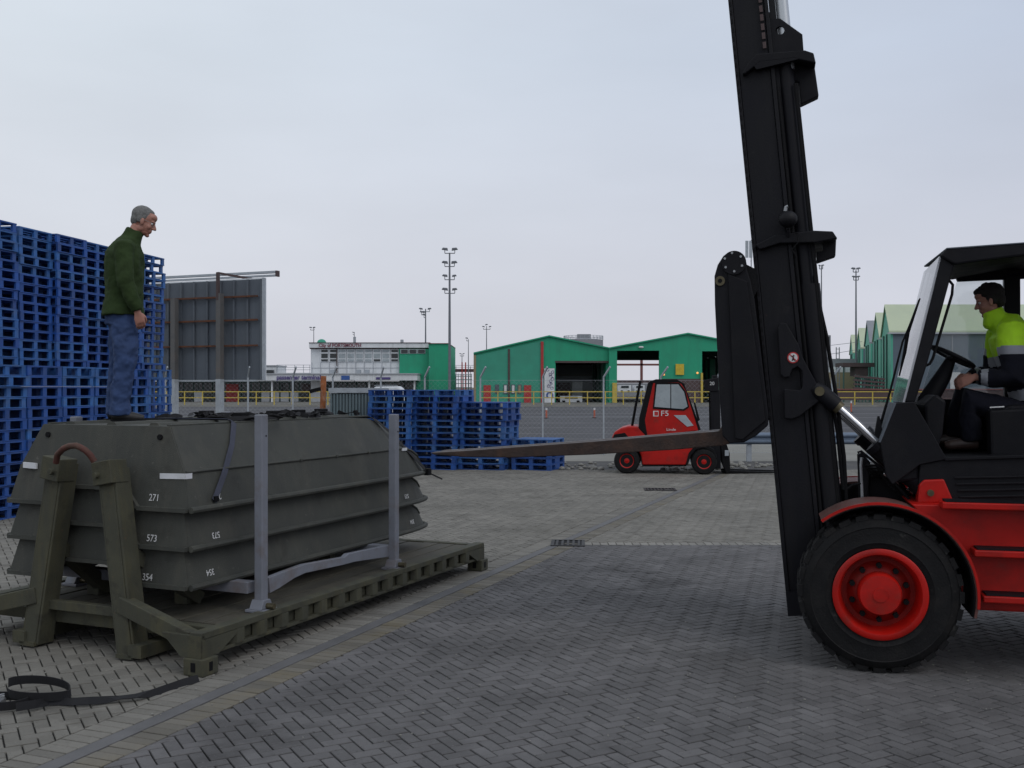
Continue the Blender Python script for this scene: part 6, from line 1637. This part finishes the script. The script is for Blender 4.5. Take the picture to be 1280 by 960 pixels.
# collar, jacket with its bands
mb = MB()
def ringd(c, d, a, b): d = Vector(d).normalized(); s_ = Vector((0, 1, 0)); x = s_.cross(d).normalized(); return (c, x*a, s_*b)
sp_ = [(hip+Vector((.0, 0, -.06)), .155, .21), (hip, .158, .21), (mid.lerp(hip, .5), .160, .215), (mid, .160, .225), (mid.lerp(sh, .55), .160, .235), (sh+Vector((0, 0, -.02)), .145, .225), (sh+Vector((-.015, 0, .035)), .115, .17), (neck+Vector((.0, 0, -.01)), .085, .095), (neck+Vector((-.022, 0, .045)), .078, .080), (neck+Vector((-.035, 0, .075)), .074, .076)]
rr_ = []
for i, (c, a, b) in enumerate(sp_):
    d = (sp_[min(i+1, len(sp_)-1)][0]-sp_[max(0, i-1)][0]); rr_.append(ringd(c, d, a, b))
loft(mb, rr_, 28)
mb.ell(neck+Vector((-.06, 0, -.015)), (.035, .07, .06), 12, 8)
for p in (armN, armF):
    mb.tube([p[0]+Vector((.0, (VD-off.y-p[0].y)*.3, .0)), p[0], p[0].lerp(p[1], .5), p[1], p[1].lerp(p[2], .5), p[2]+(p[1]-p[2]).normalized()*.01], [.095, .108, .098, .088, .074, .056], 18)
jk = fuse(mb, "jacket", m_hivis, drv, .009, 4, .026, .12)
me = jk.data; me.materials.clear()
for m_ in (m_hivis, m_navy, m_reflect): me.materials.append(m_)
def seg(p, a, b):
    ab = b-a; t = max(0, min(1, (p-a).dot(ab)/ab.length_squared)); return (p-(a+ab*t)).length, t
dax = (sh-hip).normalized()
for pol in me.polygons:
    c = pol.center; best = (9, None, 0)
    for A_ in (armN, armF):
        d1, t1 = seg(c, A_[0], A_[1]); d2, t2 = seg(c, A_[1], A_[2])
        t = t1 if d1 < d2 else 1+t2; d_ = min(d1, d2)
        if d_ < best[0]: best = (d_, 'arm', t)
    dt = abs(c.y) if False else 0
    ts = (c-hip).dot(dax)/(sh-hip).length
    if best[0] < .115 and (abs(c.y-(VD-off.y)) > .175 or best[2] > 1.05):
        t = best[2]; mi = 0 if t < .38 else 2 if t < .55 else 1 if t < 1.66 else 2 if t < 1.86 else 1
    else:
        mi = 0 if ts > .74 else 2 if ts > .62 else 1 if ts > .30 else 2 if ts > .17 else 1
    pol.material_index = mi
mb = MB()
for p in (lgN, lgF):
    mb.tube([p[0]+Vector((.05, 0, 0)), p[0], p[0].lerp(p[1], .5), p[1], p[1].lerp(p[2], .5), p[2]+Vector((0, 0, -.01))], [.11, .115, .105, .092, .082, .078], 18)
mb.ell(hip+Vector((0, 0, -.04)), (.16, .2, .12), 18, 12)
fuse(mb, "trousers", m_navy, drv, .009, 3, .02, .09)
for p in (lgN, lgF):
    a = p[2]; mb = MB(); mb.tube([a+Vector((.05, 0, -.035)), a+Vector((0, 0, -.03)), a+Vector((-.08, 0, -.037)), a+Vector((-.15, 0, -.046)), a+Vector((-.19, 0, -.05))], [.04, .048, .044, .038, .025], 14)
    fuse(mb, "shoe", M("brown_shoe", (.03, .016, .013), .5, var=.3), drv, .006, 2)
